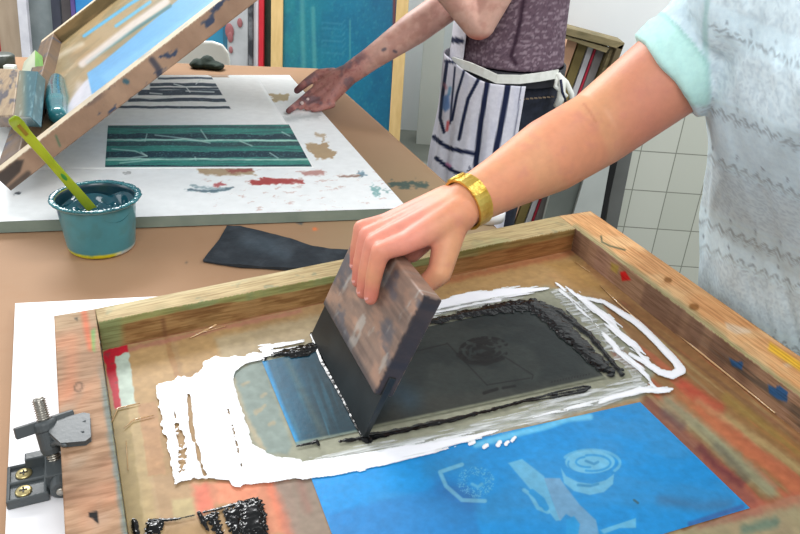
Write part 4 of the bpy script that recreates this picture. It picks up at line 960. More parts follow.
# squeegee resting on the low rail
tsq = empty('squeegee', SP(22, 120, RH+.002), 'wide old squeegee with teal-inked edge lying on the tilted screen', 'squeegee')
h0 = RH+.0005
qa = [SP(-3,127,h0), SP(24,127,h0), SP(27,78,h0), SP(3,76,h0)]
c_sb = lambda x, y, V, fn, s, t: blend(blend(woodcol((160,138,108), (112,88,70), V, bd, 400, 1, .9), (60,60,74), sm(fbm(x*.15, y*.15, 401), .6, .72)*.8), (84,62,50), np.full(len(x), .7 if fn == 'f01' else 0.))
boxgrid('handle', qa, [v+nn*.030 for v in qa], (30, 30, 8), c_sb, m_ow, tsq)
qb = [SP(24,127,h0+.002), SP(42,128,h0+.002), SP(46,80,h0+.002), SP(27,78,h0+.002)]
c_tb = lambda x, y, V, fn, s, t: blend(blend(np.tile(np.array([120, 116, 96.]), (len(x), 1)), (36,88,100), sm(x, 20, 30)*.95), (190,206,206), sm(fbm(x*.5, y*.08, 402), .64, .72)*.4)
ob = boxgrid('blade_holder', qb, [v+nn*.028 for v in qb], (16, 40, 8), c_tb, mat('inky_wood', (236,236,236), (255,255,255), .3, 40, .2, 60, vcol=True, spec=.12), tsq)
bv = ob.modifiers.new('bevel', 'BEVEL'); bv.width = .010; bv.segments = 4; bv.limit_method = 'ANGLE'; bv.angle_limit = math.radians(50)
# ------------------------------------------------------------------ ink tub with spatula
cc = P(101, 247, ZT+.002); cc[1] += .006
tub = empty('ink_tub', cc, 'plastic tub of teal ink with drips round the rim, in front of the white board', 'tub')
Ht = .098
def tubprof(n=64):
    return [(.0545,.0),(.0570,.003),(.0585,.010),(.0665,Ht-.010),(.0668,Ht-.006),(.0735,Ht-.005),(.0745,Ht-.002),(.0735,Ht),(.0705,Ht),(.0655,Ht-.003),(.0575,.012),(.001,.010)]
mb = MB(); mb.lathe(cc, (0,0,1), tubprof(), 72, close=True)
def c_tub(V):
    h = V[:, 2]-cc[2]; a = np.arctan2(V[:, 1]-cc[1], V[:, 0]-cc[0]); n = fbm(a*4+9, h*60, 420)
    r = np.hypot(V[:, 0]-cc[0], V[:, 1]-cc[1])
    C = np.tile(np.array([66, 132, 142.]), (len(V), 1)); C = blend(C, (66,120,124), sm(n, .5, .7)*.5)
    C = blend(C, (214,206,30), (1-sm(h, .003+.006*n, .006+.008*n))*(a < -.6)*(a > -2.9)); C = blend(C, (225,225,220), (1-sm(h, .005, .009))*sm(a, -.9, -.7)*.9)
    C = blend(C, (208,206,40), (1-sm(np.abs(a-2.9), .15, .3))*sm(h, Ht-.02, Ht-.012)*.9+(1-sm(np.abs(a+2.95), .15, .3))*sm(h, Ht-.02, Ht-.012)*.9)
    C = blend(C, (40,46,96), (1-sm(np.abs(a+2.45), .1, .2))*(1-sm(np.abs(h-Ht+.018), .004, .01))*.8)
    C = blend(C, (170,196,200), (1-sm(np.abs(h-(Ht-.0055)), .001, .0022))*sm(r, .069, .072)*.9)
    C = blend(C, (14,50,62), (r < .0579+.096*(h-.012))*(h > .011)*1.0*(h < Ht-.001))
    return C
# subdivide the tub for colour
nprof = []
pr = tubprof()
for i in range(len(pr)-1):
    k = 14 if abs(pr[i+1][1]-pr[i][1]) > .03 else 2
    for j in range(k): nprof.append((pr[i][0]+(pr[i+1][0]-pr[i][0])*j/k, pr[i][1]+(pr[i+1][1]-pr[i][1])*j/k))
nprof.append(pr[-1]); mb = MB().lathe(cc, (0,0,1), nprof, 120, close=True)
py('tub_body', mb.V, mb.F, mat('teal_stained_plastic', (238,238,238), (255,255,255), .28, 40, .1, 60, vcol=True, spec=.5, coat=.2), tub, True, lin(c_tub(np.array(mb.V))))
# ink inside: ring of ink on the wall plus pool
V = []; Fs = []; NR, NA = 26, 72
for i in range(NR+1):
    r = .0655*i/NR
    for k in range(NA):
        a = 2*PI*k/NA; z = Ht-.030+.012*(i/NR)**4*(1+.4*math.sin(a*3))+.0045*math.sin(a*2+r*190)*min(1, r*40)+.003*math.sin(a*5-r*260)*min(1, r*40)
        V.append(cc+np.array([r*math.cos(a), r*math.sin(a), z]))
for i in range(NR):
    for k in range(NA): k2 = (k+1) % NA; Fs.append((i*NA+k, (i+1)*NA+k, (i+1)*NA+k2, i*NA+k2))
py('teal_ink', V, Fs, mat('wet_teal_ink', (8,56,70), (18,78,90), .1, 30, .3, 45, coat=.3), tub, True)
mb = MB()
rnd = random.Random(3)
for k in range(64):
    a = k*2*PI/64; mb.ell(cc+np.array([.0715*math.cos(a), .0715*math.sin(a), Ht-.001]), (.004+rnd.random()*.006, .004+rnd.random()*.003, .0016+rnd.random()*.001), [[-math.sin(a), math.cos(a), 0], [math.cos(a), math.sin(a), 0], [0,0,1]], 10, 6)
mb.build('ink_drips', m_teal, tub, True)
sp0 = cc+np.array([-.012, .010, Ht-.034]); sd_ = PD(14, 120, 1.06)
s_dir = sd_-sp0; sL = np.linalg.norm(s_dir); s_dir /= sL
spt = empty('ink_spatula', sp0, 'lime green plastic spatula leaning in the tub of teal ink', 'spatula')
sx = np.cross(s_dir, CAM-sp0); sx /= np.linalg.norm(sx); sy = np.cross(sx, s_dir)
V = []; Fs = []; prof = [(-.01,.0085),(.02,.0085),(.10,.0075),(sL*.6,.0070),(sL-.03,.0082),(sL-.012,.0098),(sL,.0088),(sL+.006,.0055)]
for l, w_ in prof:
    for a_, b_ in ((-1,-1),(1,-1),(1,1),(-1,1)): V.append(sp0+s_dir*l+sx*w_*a_+sy*.0018*b_)
for i in range(len(prof)-1):
    for k in range(4): k2 = (k+1) % 4; Fs.append((i*4+k, i*4+k2, (i+1)*4+k2, (i+1)*4+k))
Fs += [(3,2,1,0), tuple((len(prof)-1)*4+k for k in range(4))]
ob = py('handle', V, Fs, mat('lime_plastic', (132,154,20), (168,184,44), .25, 9, .1, 60, contrast=(.4,.6), coat=.3), spt, True)
bv = ob.modifiers.new('bevel', 'BEVEL'); bv.width = .0012; bv.segments = 2
MB().box(sp0+s_dir*(sL-.022)+sy*.0021, .0028, .0004, .012, [sx, sy, s_dir]).build('hanging_slot', mat('slot_stain', (170,120,30), (120,110,30)), spt)
MB().ell(sp0+s_dir*(sL*.42)+sy*.0018, (.003,.0006,.010), [sx, sy, s_dir], 12, 8).build('paint_smudge', mat('smudge_green', (60,140,60)), spt)
# ------------------------------------------------------------------ black rubber offcut on the kraft paper
out = [(203,260),(209,252),(219,240),(227,225.5),(240,226),(262,231),(290,238.5),(312,246),(330,249),(352,249.5),(352,258),(340,262),(318,268.5),(290,268),(262,267),(240,264.5),(216,263)]
mb = MB(); t_ = [P(a, b_, ZT+.0065+.002*math.sin(a*.11)) for a, b_ in out]; b0 = [np.array([v[0], v[1], ZT+.0022]) for v in t_]; n_ = len(out)
mb.add(b0+t_, [tuple(range(n_)), tuple(range(2*n_-1, n_-1, -1))]+[(i, (i+1) % n_, (i+1) % n_+n_, i+n_) for i in range(n_)])
def c_rag(V):
    x, y = pj(V); C = np.tile(np.array([44, 50, 56.]), (len(V), 1)); return C
bmr = bmesh.new(); vs = [bmr.verts.new(tuple(v)) for v in mb.V]; 
for f_ in mb.F: bmr.faces.new([vs[i] for i in f_])
bmesh.ops.recalc_face_normals(bmr, faces=bmr.faces); bmesh.ops.triangulate(bmr, faces=bmr.faces)
bmesh.ops.subdivide_edges(bmr, edges=bmr.edges, cuts=7, use_grid_fill=True); me = bpy.data.meshes.new('black_leather_piece'); bmr.to_mesh(me); bmr.free()
Vr = meshverts(me); xr2, yr2 = pj(Vr); top_ = Vr[:, 2] > ZT+.004
Vr[:, 2] += top_*(.003*(fbm(Vr[:, 0]*30, Vr[:, 1]*30, 430)-.3)); me.vertices.foreach_set('co', Vr.ravel())
Cr = np.tile(np.array([46, 52, 58.]), (len(Vr), 1)); nr2 = fbm(Vr[:, 0]*40, Vr[:, 1]*40, 431)
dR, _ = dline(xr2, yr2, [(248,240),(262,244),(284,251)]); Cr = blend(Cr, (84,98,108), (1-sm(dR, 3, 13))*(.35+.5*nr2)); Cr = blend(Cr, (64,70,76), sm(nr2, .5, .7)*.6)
setcol(me, lin(Cr))
tag(link('black_cloth', me, mat('black_cloth', (225,225,225), (255,255,255), .8, 80, .4, 160, vcol=True, spec=.25), smooth=False), 'flat black cloth lying behind the front screen, right of the tub', 'cloth')
# small white paper cup lid between wrist and back rail
lid = P(505, 221, ZT); lid = np.array([lid[0]-.0, lid[1]+.03, ZT+.002])
lid = PD(512, 232, 1.40); lid[2] = 0; lx = xr(1.40)-.045
ld = empty('paper_roll', (lx, 1.42, ZT+.002), 'white paper roll standing behind the back rail beneath the watch', 'roll')
lp = PD(497, 221, 1.44)
c0 = np.array([min(lp[0], xr(1.44)-.002), 1.44, ZT+.002])
ld.location = c0
hL = max(.02, lp[2]+.012-c0[2])
MB().lathe(c0, (0,0,1), [(.036,0),(.036,hL),(.033,hL+.001),(.0325,hL-.002)], 40).build('paper_wrap', mat('white_paper', (232,232,232), (242,242,242), .7), ld, True)
MB().lathe(c0+[0,0,.001], (0,0,1), [(.014,0),(.014,hL+.0015),(.012,hL+.0015),(.0118,hL*.5)], 24).build('cardboard_core', mat('cardboard', (160,130,96)), ld, True)
# ------------------------------------------------------------------ second printer in striped apron
p2 = empty('person', (.27, 2.10, 0), 'person in heather purple top and navy-striped white apron touching the far board', 'person')
c2 = np.array([.265, 2.10, 0])
mb = MB()
sh_n = np.array([.275, 1.90, 1.42]); el_n = PD(479, 22, 1.93); wr_n = el_n+np.array([-.20, -.02, .19])
dcaps(mb, [sh_n, sh_n*.5+el_n*.5, el_n], [.056, .050, .043]); dcaps(mb, [el_n, el_n*.6+wr_n*.4, wr_n], [.044, .042, .029])
hd = (wr_n-el_n)/np.linalg.norm(wr_n-el_n)
mb.pill(wr_n, wr_n+hd*.06, .028, .03)
for i in range(4): dcaps(mb, [wr_n+hd*.06+np.array([0,-.027+.018*i,0]), wr_n+hd*.10+np.array([0,-.03+.02*i,-.006]), wr_n+hd*(.135-.01*abs(i-1.5))+np.array([0,-.03+.02*i,-.02])], [.011,.0095,.008], 12)
dcaps(mb, [wr_n+hd*.02+[0,-.02,0], wr_n+hd*.05+[-.01,-.05,-.01], wr_n+hd*.075+[-.01,-.058,-.02]], [.015,.011,.009], 12)
sh_f = np.array([.25, 2.29, 1.40]); el_f = PD(452, 2, 2.22); wr_f = PD(352, 72, 2.13)
dcaps(mb, [sh_f, el_f], [.056, .046]); dcaps(mb, [el_f, el_f*.62+wr_f*.38, el_f*.2+wr_f*.8, wr_f], [.046, .046, .033, .031])
# reaching hand: palm, five fingers
def hp(x, y, Y): return PD(x, y, Y)
pk = [hp(330,78,2.15), hp(319,88,2.13), hp(320,97,2.11), hp(326,103,2.09)]
for k, r in zip(pk, (.020,.019,.019,.018)): mb.pill(wr_f, k, .028, r)
mb.pill(pk[0], pk[3], .021, .020)
def tipz(x, y): return P(x, y, ZB+.011)
ix = tipz(288.5, 111)
dcaps(mb, [pk[1], hp(309,95,2.12), hp(299,103,2.10), ix], [.0145,.0125,.0105,.0085], 14)       # index, touching the board
dcaps(mb, [hp(333,74,2.16), hp(319,74,2.16), hp(307,82,2.14), hp(297,90.5,2.13)], [.019,.0150,.0125,.0100], 14)      # thumb
dcaps(mb, [pk[2], hp(311,99,2.10), hp(303,104,2.09), hp(301,107,2.085)], [.0145,.0122,.0105,.0090], 14)
dcaps(mb, [pk[3], hp(316,104,2.085), hp(309,107,2.08), hp(307,108,2.08)], [.0145,.0120,.0105,.0090], 14)
dcaps(mb, [hp(331,104,2.08), hp(322,107,2.07), hp(315,109,2.07), hp(313,109.5,2.07)], [.0135,.0112,.0095,.0082], 14)
# torso, neck, head
mb.ell(c2+[0,0,1.2], (.12,.15,.24)); nk = c2+np.array([-.02,0,1.47]); hh2 = nk+np.array([-.045,0,.16])
mb.pill(nk-[0,0,.06], nk+[-.02,0,.06], .056, .05); mb.pill(sh_n, c2+[0,0,1.42], .056, .07); mb.pill(sh_f, c2+[0,0,1.42], .056, .07)
mb.ell(hh2, (.088,.073,.11)); mb.ell(hh2+[-.045,0,-.06], (.05,.045,.05)); mb.ell(hh2+[-.094,0,-.01], (.018,.012,.022))
mb.ell(hh2+[-.02,.073,-.01], (.016,.010,.028)); mb.ell(hh2+[-.02,-.073,-.01], (.016,.010,.028))
def c_sk2(V):
    x, y = pj(V); n = fbm(x*.12, y*.12, 440); f = fbm(x*.5, y*.5, 441)
    C = np.tile(np.array([216, 172, 156.]), (len(V), 1)); C = blend(C, (186,134,120), sm(n, .4, .65)*.5)
    hd_ = (1-sm(V[:, 0], -.17, -.11))*(V[:, 1] > 2.0)
    C = blend(C, (186,126,118), hd_*.8); C = blend(C, (112,96,106), hd_*sm(n, .5, .68)*.65); C = blend(C, (150,80,76), hd_*sm(f, .55, .7)*.4)
    for t_ in (ix, hp(297,90.5,2.13)): C = blend(C, (84,44,48), (1-sm(np.linalg.norm(V-t_, axis=1), .01, .03))*.7)
    C = stroke(C, x, y, [(339,62),(343,64)], (110,110,130), 5, .5, 4)*(1.0)
    C = stroke(C, x, y, [(383,50),(385,49)], (80,76,90), 1.5, .8, 1); C = stroke(C, x, y, [(394,51),(396,52)], (80,76,90), 1.3, .8, 1)
    C = blend(C, (222,96,76), (1-sm(np.linalg.norm(V-(el_n+np.array([0,0,-.035])), axis=1), .012, .045))*.75)
    return C
remeshed(mb, 'body', m_skin, p2, .0034, 4, c_sk2)
for t_, s__ in ((hp(302,103,2.078), 1), (hp(308,99.5,2.09), 1)): MB().ell(t_, (.0055,.0045,.0055), None, 12, 8).build('fingernail', mat('pale_nail', (226,206,200), rough=.25), p2, True)
for s_ in (1, -1): MB().ell(hh2+[-.082, s_*.03, .012], (.01,.014,.008)).build('eye', ey, p2, True)
MB().ell(hh2+[-.088,0,-.052], (.008,.024,.007)).build('mouth', lipm, p2, True)
remeshed(MB().ell(hh2+[.018,0,.03], (.095,.086,.108)).ell(hh2+[.07,0,-.04], (.05,.06,.09)), 'hair', hairm, p2, .008, 4)
# jeans
mb = MB(); V = []; Fs = []
mb.ell(c2+[.010,0,.92], (.145,.150,.16))
for s_ in (1, -1): dcaps(mb, [c2+np.array([.010,s_*.066,.88]), c2+np.array([.0,s_*.080,.50]), c2+np.array([.02,s_*.085,.10])], [.086,.062,.055])
remeshed(mb, 'trousers', mat('navy_denim', (22,26,38), (34,40,56), .8, 70, .3, 200), p2, .007, 4)
for s_ in (1, -1): MB().pill(c2+[.05,s_*.09,.045], c2+[-.12,s_*.09,.038], .044, .036).build('shoe', mat('shoe_dark', (40,38,40)), p2, True)
def lathering(rings, n=60, a0=0, a1=2*PI, closed=True):
    V = []; Fs = []; m_ = n if closed else n+1
    for (cx_, cy_, z, rx, ry, dz) in rings:
        for k in range(m_):
            a = a0+(a1-a0)*k/n; V.append((cx_+rx*math.cos(a), cy_+ry*math.sin(a), z+dz(a)))
    for i in range(len(rings)-1):
        for k in range(n if closed else n): k2 = (k+1) % m_; Fs.append((i*m_+k, i*m_+k2, (i+1)*m_+k2, (i+1)*m_+k))
    return V, Fs
z0 = lambda a: 0
rg = [(c2[0], c2[1], z, rx, ry, z0) for z, rx, ry in ((1.005,.150,.158),(1.03,.148,.155),(1.08,.143,.150),(1.15,.140,.152),(1.22,.138,.158),(1.30,.132,.165),(1.38,.115,.165),(1.42,.09,.13),(1.45,.062,.07))]
V, Fs = lathering(rg, 72); Fs.append(tuple(reversed(range(72))))
mb = MB().add(V, Fs+[tuple((len(rg)-1)*72+k for k in range(72))]); mb.pill(sh_n, sh_n*.62+el_n*.38, .064, .060); mb.pill(sh_f, sh_f*.5+el_f*.5, .064, .056)
def c_sh2(V):
    x, y = pj(V); f = fbm(x*.25+y*.5, y*.9, 450, 3); f2 = fbm(x*.9, y*1.2, 451, 2)
    C = np.tile(np.array([104, 84, 96.]), (len(V), 1)); C = blend(C, (160,142,152), sm(f, .52, .68)*.75); C = blend(C, (74,58,70), sm(f2, .55, .75)*.6)
    C = stroke(C, x, y, [(525,-10),(521,18),(515,44),(511,56),(516,64)], (48,30,44), 1.8, .9, 1.3)
    return C
remeshed(mb, 'shirt', mat('heather_jersey', (236,236,236), (255,255,255), .85, 140, .3, 160, vcol=True, spec=.2), p2, .005, 4, c_sh2)
MB().add(*lathering([(c2[0], c2[1], z, .158, .166, z0) for z in (.965, .985, 1.003)]+[(c2[0], c2[1], z, .150, .158, z0) for z in (1.003, .965)], 72)).build('belt', mat('black_belt', (24,24,30), (34,34,42), .5), p2, True)
# apron skirt wraps front (towards -x) and near side
NAV = (28,36,66); WH = (226,226,236)
def c_apron(x, y, V):
    C = np.tile(np.asarray(WH, float), (len(x), 1)); n = fbm(x*.3, y*.3, 460)
    C = blend(C, (204,206,224), sm(fbm(x*.12, y*.03, 461), .5, .7)*.4)
    for pts, w_ in (([(445.5,61),(458,63),(471,67.5),(489,79)], 1.5), ([(447,62),(442,99),(440,118),(444,132)], 1.6), ([(455,67),(451.5,106),(450,124)], .9), ([(464,71),(457,94),(452,120)], 1.3), ([(479,78),(468,99),(463,120),(459,139)], 1.7), ([(488,79),(481,121),(476,162),(474,200)], 2.6), ([(509,79),(502,120),(496,150),(490,200)], 3.0), ([(434,137),(442,144),(452,149),(474,154)], 2.2), ([(436,158),(446,166),(455,172),(472,176)], 1.9), ([(469,167),(471,170),(467,171)], .7), ([(522,79),(518,110),(513,140)], .4)):
        C = stroke(C, x, y, pts, NAV, w_, .97, .6)
    C = polyfill(C, x, y, [(443,96),(449,94),(450,108),(445,112),(442,108)], (62,110,176), .7*1, 1.5); C = stroke(C, x, y, [(448,122),(447,130)], (204,60,60), 1.3, .8, 1); C = stroke(C, x, y, [(444,84),(446,88)], (190,120,130), 1.5, .6, 1.5); C = stroke(C, x, y, [(450,88),(449,94)], (90,150,190), 1.5, .7, 1); C = stroke(C, x, y, [(447,164),(450,166)], (214,120,170), 1.5, .7, 1)
    return C
def shellobj(name, rings, a0, a1, n, colfn, m, parent, th=.0025):
    V, Fs = lathering(rings, n, a0, a1, False); V = np.array(V); x, y = pj(V)
    o = py(name, V, Fs, m, parent, True, lin(colfn(x, y, V)))
    s_ = o.modifiers.new('thickness', 'SOLIDIFY'); s_.thickness = th; s_.offset = -1
    return o
m_apron = mat('apron_cotton', (240,240,242), (255,255,255), .85, 90, .25, 160, vcol=True, spec=.2)
a_near = -1.18; a_far = -2*PI+1.4
def ap_ring(z, rx, ry, amp):
    return (c2[0], c2[1], z, rx, ry, z0)
rings = []
for z in np.linspace(1.012, .42, 120):
    t_ = (1.012-z)/.59
    rings.append((c2[0]-.004-.012*t_, c2[1], z, .178+.010*t_, .172+.012*t_, lambda a, t_=t_: 0))
o = shellobj('apron_skirt', [(r[0], r[1], r[2], r[3]+.003*math.sin(r[2]*20), r[4], r[5]) for r in rings], a_near-.20, a_far, 200, c_apron, m_apron, p2)
me = o.data; Va = meshverts(me); ang = np.arctan2(Va[:, 1]-c2[1], Va[:, 0]-c2[0]); tt_ = np.clip((1.0-Va[:, 2])/.4, 0, 1)
rr_ = 1+.035*np.sin(ang*13)*tt_+.02*np.sin(ang*23+1)*tt_; Va[:, 0] = c2[0]+(Va[:, 0]-c2[0])*rr_; Va[:, 1] = c2[1]+(Va[:, 1]-c2[1])*rr_
# top edge dips towards the near side like the strap does
drop = sm(ang, -2.9, -1.9)*(ang < 0)*.040*np.clip((Va[:, 2]-.7)/.3, 0, 1); Va[:, 2] -= drop
me.vertices.foreach_set('co', Va.astype(np.float32).ravel()); me.update()
x_, y_ = pj(Va); at_ = me.color_attributes['Col']; cN = np.ones((len(Va), 4), np.float32); cN[:, :3] = lin(c_apron(x_, y_, Va)); at_.data.foreach_set('color', cN.ravel())
# bib
def c_bib(x, y, V):
    C = np.tile(np.asarray(WH, float), (len(x), 1)); C = stroke(C, x, y, [(436,38),(462,41)], NAV, 2.9, .97, .7); C = stroke(C, x, y, [(436,58),(462,60)], NAV, 1.2, .5, .7); return C
rb_ = [(c2[0], c2[1], z, .166-.010*(z-1.0)/.3, .160, z0) for z in np.linspace(.99, 1.32, 60)]
shellobj('apron_bib', rb_, -PI+.62, -PI-.75, 50, c_bib, m_apron, p2)
# waist strap and tie
strap = [PD(a, b_, 1) for a, b_ in ()]
pts = []
for a, b_ in ((452,61),(470,67),(484,73),(497,79),(520,79.5),(540,77),(558,74)):
    d = ray(a, b_); # hit the waist ellipse
    A2 = (d[0]/.176)**2+(d[1]/.172)**2; ox, oy = (CAM[0]-c2[0])/.176, (CAM[1]-c2[1])/.172; B2 = 2*(ox*d[0]/.176+oy*d[1]/.172); C2_ = ox*ox+oy*oy-1; D2 = max(B2*B2-4*A2*C2_, 0)
    pts.append(CAM+d*((-B2-math.sqrt(D2))/(2*A2)))
mb = MB(); n_ = len(pts)
for i in range(n_-1):
    o1, o2 = pts[i], pts[i+1]; r1, r2 = o1-c2, o2-c2; r1 = r1*[1,1,0]/np.linalg.norm(r1[:2]); r2 = r2*[1,1,0]/np.linalg.norm(r2[:2])
    up3 = np.array([0,0,.0115])
    mb.hexa([o1-up3-r1*.003, o2-up3-r2*.003, o2-up3+r2*.001, o1-up3+r1*.001], [o1+up3-r1*.003, o2+up3-r2*.003, o2+up3+r2*.001, o1+up3+r1*.001])
m_tie = mat('tie_cotton', (220,222,214), (234,236,230), .85, 60)
mb.build('apron_strap', m_tie, p2)
k0 = pts[-1]
mb = MB(); mb.tube([k0, k0+[.012,-.010,-.02], k0+[.016,-.012,-.06], k0+[.008,-.01,-.085]], [.008,.010,.012,.010], 10); mb.tube([k0, k0+[.025,-.004,-.02], k0+[.045,0,-.05], k0+[.05,0,-.08]], [.006,.007,.007,.006], 10); mb.tube([k0, k0+[-.004,-.012,-.03], k0+[.03,-.014,-.055]], [.006,.006,.006], 8)
mb.build('apron_bow', m_tie, p2, True)
MB().tube([k0+[.006,-.018,-.01], k0+[.014,-.024,-.04], k0+[.03,-.016,-.07]], .0035, 8).build('navy_tie_edge', mat('navy_cotton', (28,36,66)), p2, True)
# jeans pocket stitching
mb = MB()
for i in range(9):
    a, b_ = 519+i*4.2, 99.5-i*.35
    d = ray(a, b_); A2 = (d[0]/.162)**2+(d[1]/.168)**2; ox, oy = (CAM[0]-c2[0])/.162, (CAM[1]-c2[1])/.168; B2 = 2*(ox*d[0]/.162+oy*d[1]/.168); D2 = max(B2*B2-4*A2*(ox*ox+oy*oy-1), 0)
    mb.box(CAM+d*((-B2-math.sqrt(D2))/(2*A2)), .004, .004, .0012)
mb.build('pocket_stitching', mat('stitching', (120,104,84)), p2)
# ------------------------------------------------------------------ things behind the far table
Yb = 4.3
def upright_box(name, x0, x1, Y, m, h=1.25, th=.03, lean=.16, parent=None, base=0.0):
    """panel leaning back: x extents given at the photo row 30"""
    a = PD(x0, 30, Y); b_ = PD(x1, 30, Y); k = lean
    f = lambda x, z, d: np.array([x, Y+k*(z-.9)+d, z])
    mb = MB(); mb.hexa([f(a[0],base,0), f(b_[0],base,0), f(b_[0],base,th), f(a[0],base,th)], [f(a[0],base+h,0), f(b_[0],base+h,0), f(b_[0],base+h,th), f(a[0],base+h,th)])
    return mb.build(name, m, parent, bevel=.003)
G = 'screens and panels leaning on the back wall'
tag(upright_box('red_board', -14, 5, 4.25, mat('red_paint', (170,24,36), (190,36,48), .5, 6)), 'narrow red panel at the far left behind the squeegee', 'panel', G)
tag(upright_box('plywood_board', 4, 26, 4.22, mat('beige_ply', (168,148,126), (184,164,142), .6, 3, stretch=(8,8,1))), 'beige plywood panel beside the red one at far left', 'panel', G)
tag(upright_box('plastered_post', 24, 33, 4.15, mat('plaster_white', (196,196,204), (222,222,228), .8, 14, .8, 30)), 'rough white plastered post between beige and grey panels', 'post', G)
tag(upright_box('mottled_board', 33, 58, 4.25, mat('grey_mottle', (120,130,132), (150,158,160), .6, 7, contrast=(.4,.7))), 'mottled grey panel right of the rough white post', 'panel', G)
tag(upright_box('spare_frame', 57, 66, 4.22, mat('dark_steel', (50,54,66), (70,72,86), .5)), 'narrow dark blue-black frame edge beside grey panel', 'frame', G)
tag(upright_box('spare_frame', 67, 76, 4.2, mat('dark_brown', (62,56,58), (84,78,78), .5)), 'narrow dark brown frame edge left of the blue screen', 'frame', G)
def leaning_screen(x0, x1, Y, mf, mm, fw, label, h=1.25, right=True, lean=.16, left=True, wl=None):
    a = PD(x0, 30, Y)[0]; b_ = PD(x1, 30, Y)[0]
    r_ = empty('leaning_screen', ((a+b_)/2, Y-.14, 0), label, 'screen', G)
    f = lambda x, z, d: np.array([x, Y+lean*(z-.9)+d, z])
    def bx(xa, xb, za, zb, th, nm, m, d0=0): MB().hexa([f(xa,za,d0), f(xb,za,d0), f(xb,za,d0+th), f(xa,za,d0+th)], [f(xa,zb,d0), f(xb,zb,d0), f(xb,zb,d0+th), f(xa,zb,d0+th)]).build(nm, m, r_, bevel=.002)
    bx(a, a+fw, 0, h, .04, 'side_rail', mf); bx(b_-fw, b_, 0, h, .04, 'side_rail', mf)
    bx(a+fw, b_-fw, 0, fw, .04, 'cross_rail', mf); bx(a+fw, b_-fw, h-fw, h, .04, 'cross_rail', mf)
    bx(a+fw, b_-fw, fw, h-fw, .003, 'screen_mesh', mm, .012)
    return r_, a, b_, f
m_pale = mat('pale_pine', (206,172,112), (222,190,132), .6, 7, .2, 60, stretch=(6,6,1))
leaning_screen(76, 122, 4.15, mat('purple_frame', (76,60,120), (96,80,140)), mat('sky_blue_mesh', (44,128,190), (60,150,206), .4, 4), .022, 'bright blue screen with purple edge behind the tilted screen')
leaning_screen(178, 230, 4.25, mat('teal_frame', (40,96,120), (60,116,140)), mat('teal_blue_mesh', (30,116,150), (48,136,170), .4, 4), .03, 'blue-green screen behind the white chair')
o = tag(upright_box('stained_panel', 229, 249.6, 4.2, mat('grey_red_stain', (150,152,154), (176,178,180), .6, 9)), 'grey panel with red stains right of the chair', 'panel', G)
mb = MB()
for a, b_, r in ((231,30,.03),(232,36,.02),(241,22,.018),(233,48,.014)):
    e3 = PD(a, b_, 4.19); mb.ell(e3+[0, .16*(e3[2]-.9)+.004, 0], (r*.8,.004,r*1.4))
mb.build('red_stain', mat('red_stain', (150,84,88), (168,112,114)), o, True)
tag(upright_box('black_edged_board', 250, 254.2, 4.18, mat('black_smears', (40,42,48), (110,112,116), .5, 12, contrast=(.45,.6))), 'black-smeared thin board left of the white strip', 'board', G)
tag(upright_box('white_strip', 254.8, 259.8, 4.2, mat('white_strip', (206,208,212), (222,224,226), .5, 9)), 'thin white board between black-smeared and red boards', 'board', G)
tag(upright_box('red_strip', 260, 265, 4.18, mat('red_strip', (186,28,44), (206,40,56), .45, 6)), 'thin bright red board left of the big teal screen', 'board', G)
tag(upright_box('green_strip', 264.5, 274, 4.22, mat('dark_green', (48,62,52), (64,78,66), .6, 9)), 'dark green board touching the big teal screen', 'board', G)
# big wooden screen with teal mesh
def c_teal(x, y, V):
    n = fbm(x*.08, y*.05, 480); f = fbm(x*.5, y*.5, 481)
    C = np.tile(np.array([22, 112, 142.]), (len(x), 1)); C = blend(C, (40,128,128), (1-sm(x, 290, 350))*.6); C = blend(C, (18,88,124), sm(x, 350, 395)*.55+sm(n, .5, .7)*.3)
    C = stroke(C, x, y, [(302,-10),(304,90)], (92,158,156), 2.2, .6, 2); C = stroke(C, x, y, [(313,8),(315,80)], (92,158,156), 2, .6, 1.5); C = stroke(C, x, y, [(350,20),(350,60)], (92,158,156), .8, .6, .8)
    C = blend(C, (60,140,150), sm(f, .6, .75)*.4); C = stroke(C, x, y, [(394.5,-10),(393,140)], (120,50,50), 1.5, .85, 1.2)
    for k in range(6): C = stroke(C, x, y, [(322,22+k*6),(342,24+k*6),(345,20+k*6)], (70,140,160), .6, .5, .8)
    return C
m_tm = mat('teal_mesh', (240,240,240), (255,255,255), .35, 60, vcol=True)
r_, a, b_, f = leaning_screen(272, 407, 4.12, m_pale, m_tm, .064, 'large pale wooden screen with teal mesh beyond the table', h=1.5, lean=.14)
for ch in r_.children:
    if ch.name.startswith('screen_mesh'):
        me = ch.data; bm = bmesh.new(); bm.from_mesh(me); bmesh.ops.subdivide_edges(bm, edges=bm.edges, cuts=150, use_grid_fill=True); bm.to_mesh(me); bm.free()
        Vm = meshverts(me)
        setcol(me, lin(c_teal(*pj(Vm), Vm)))
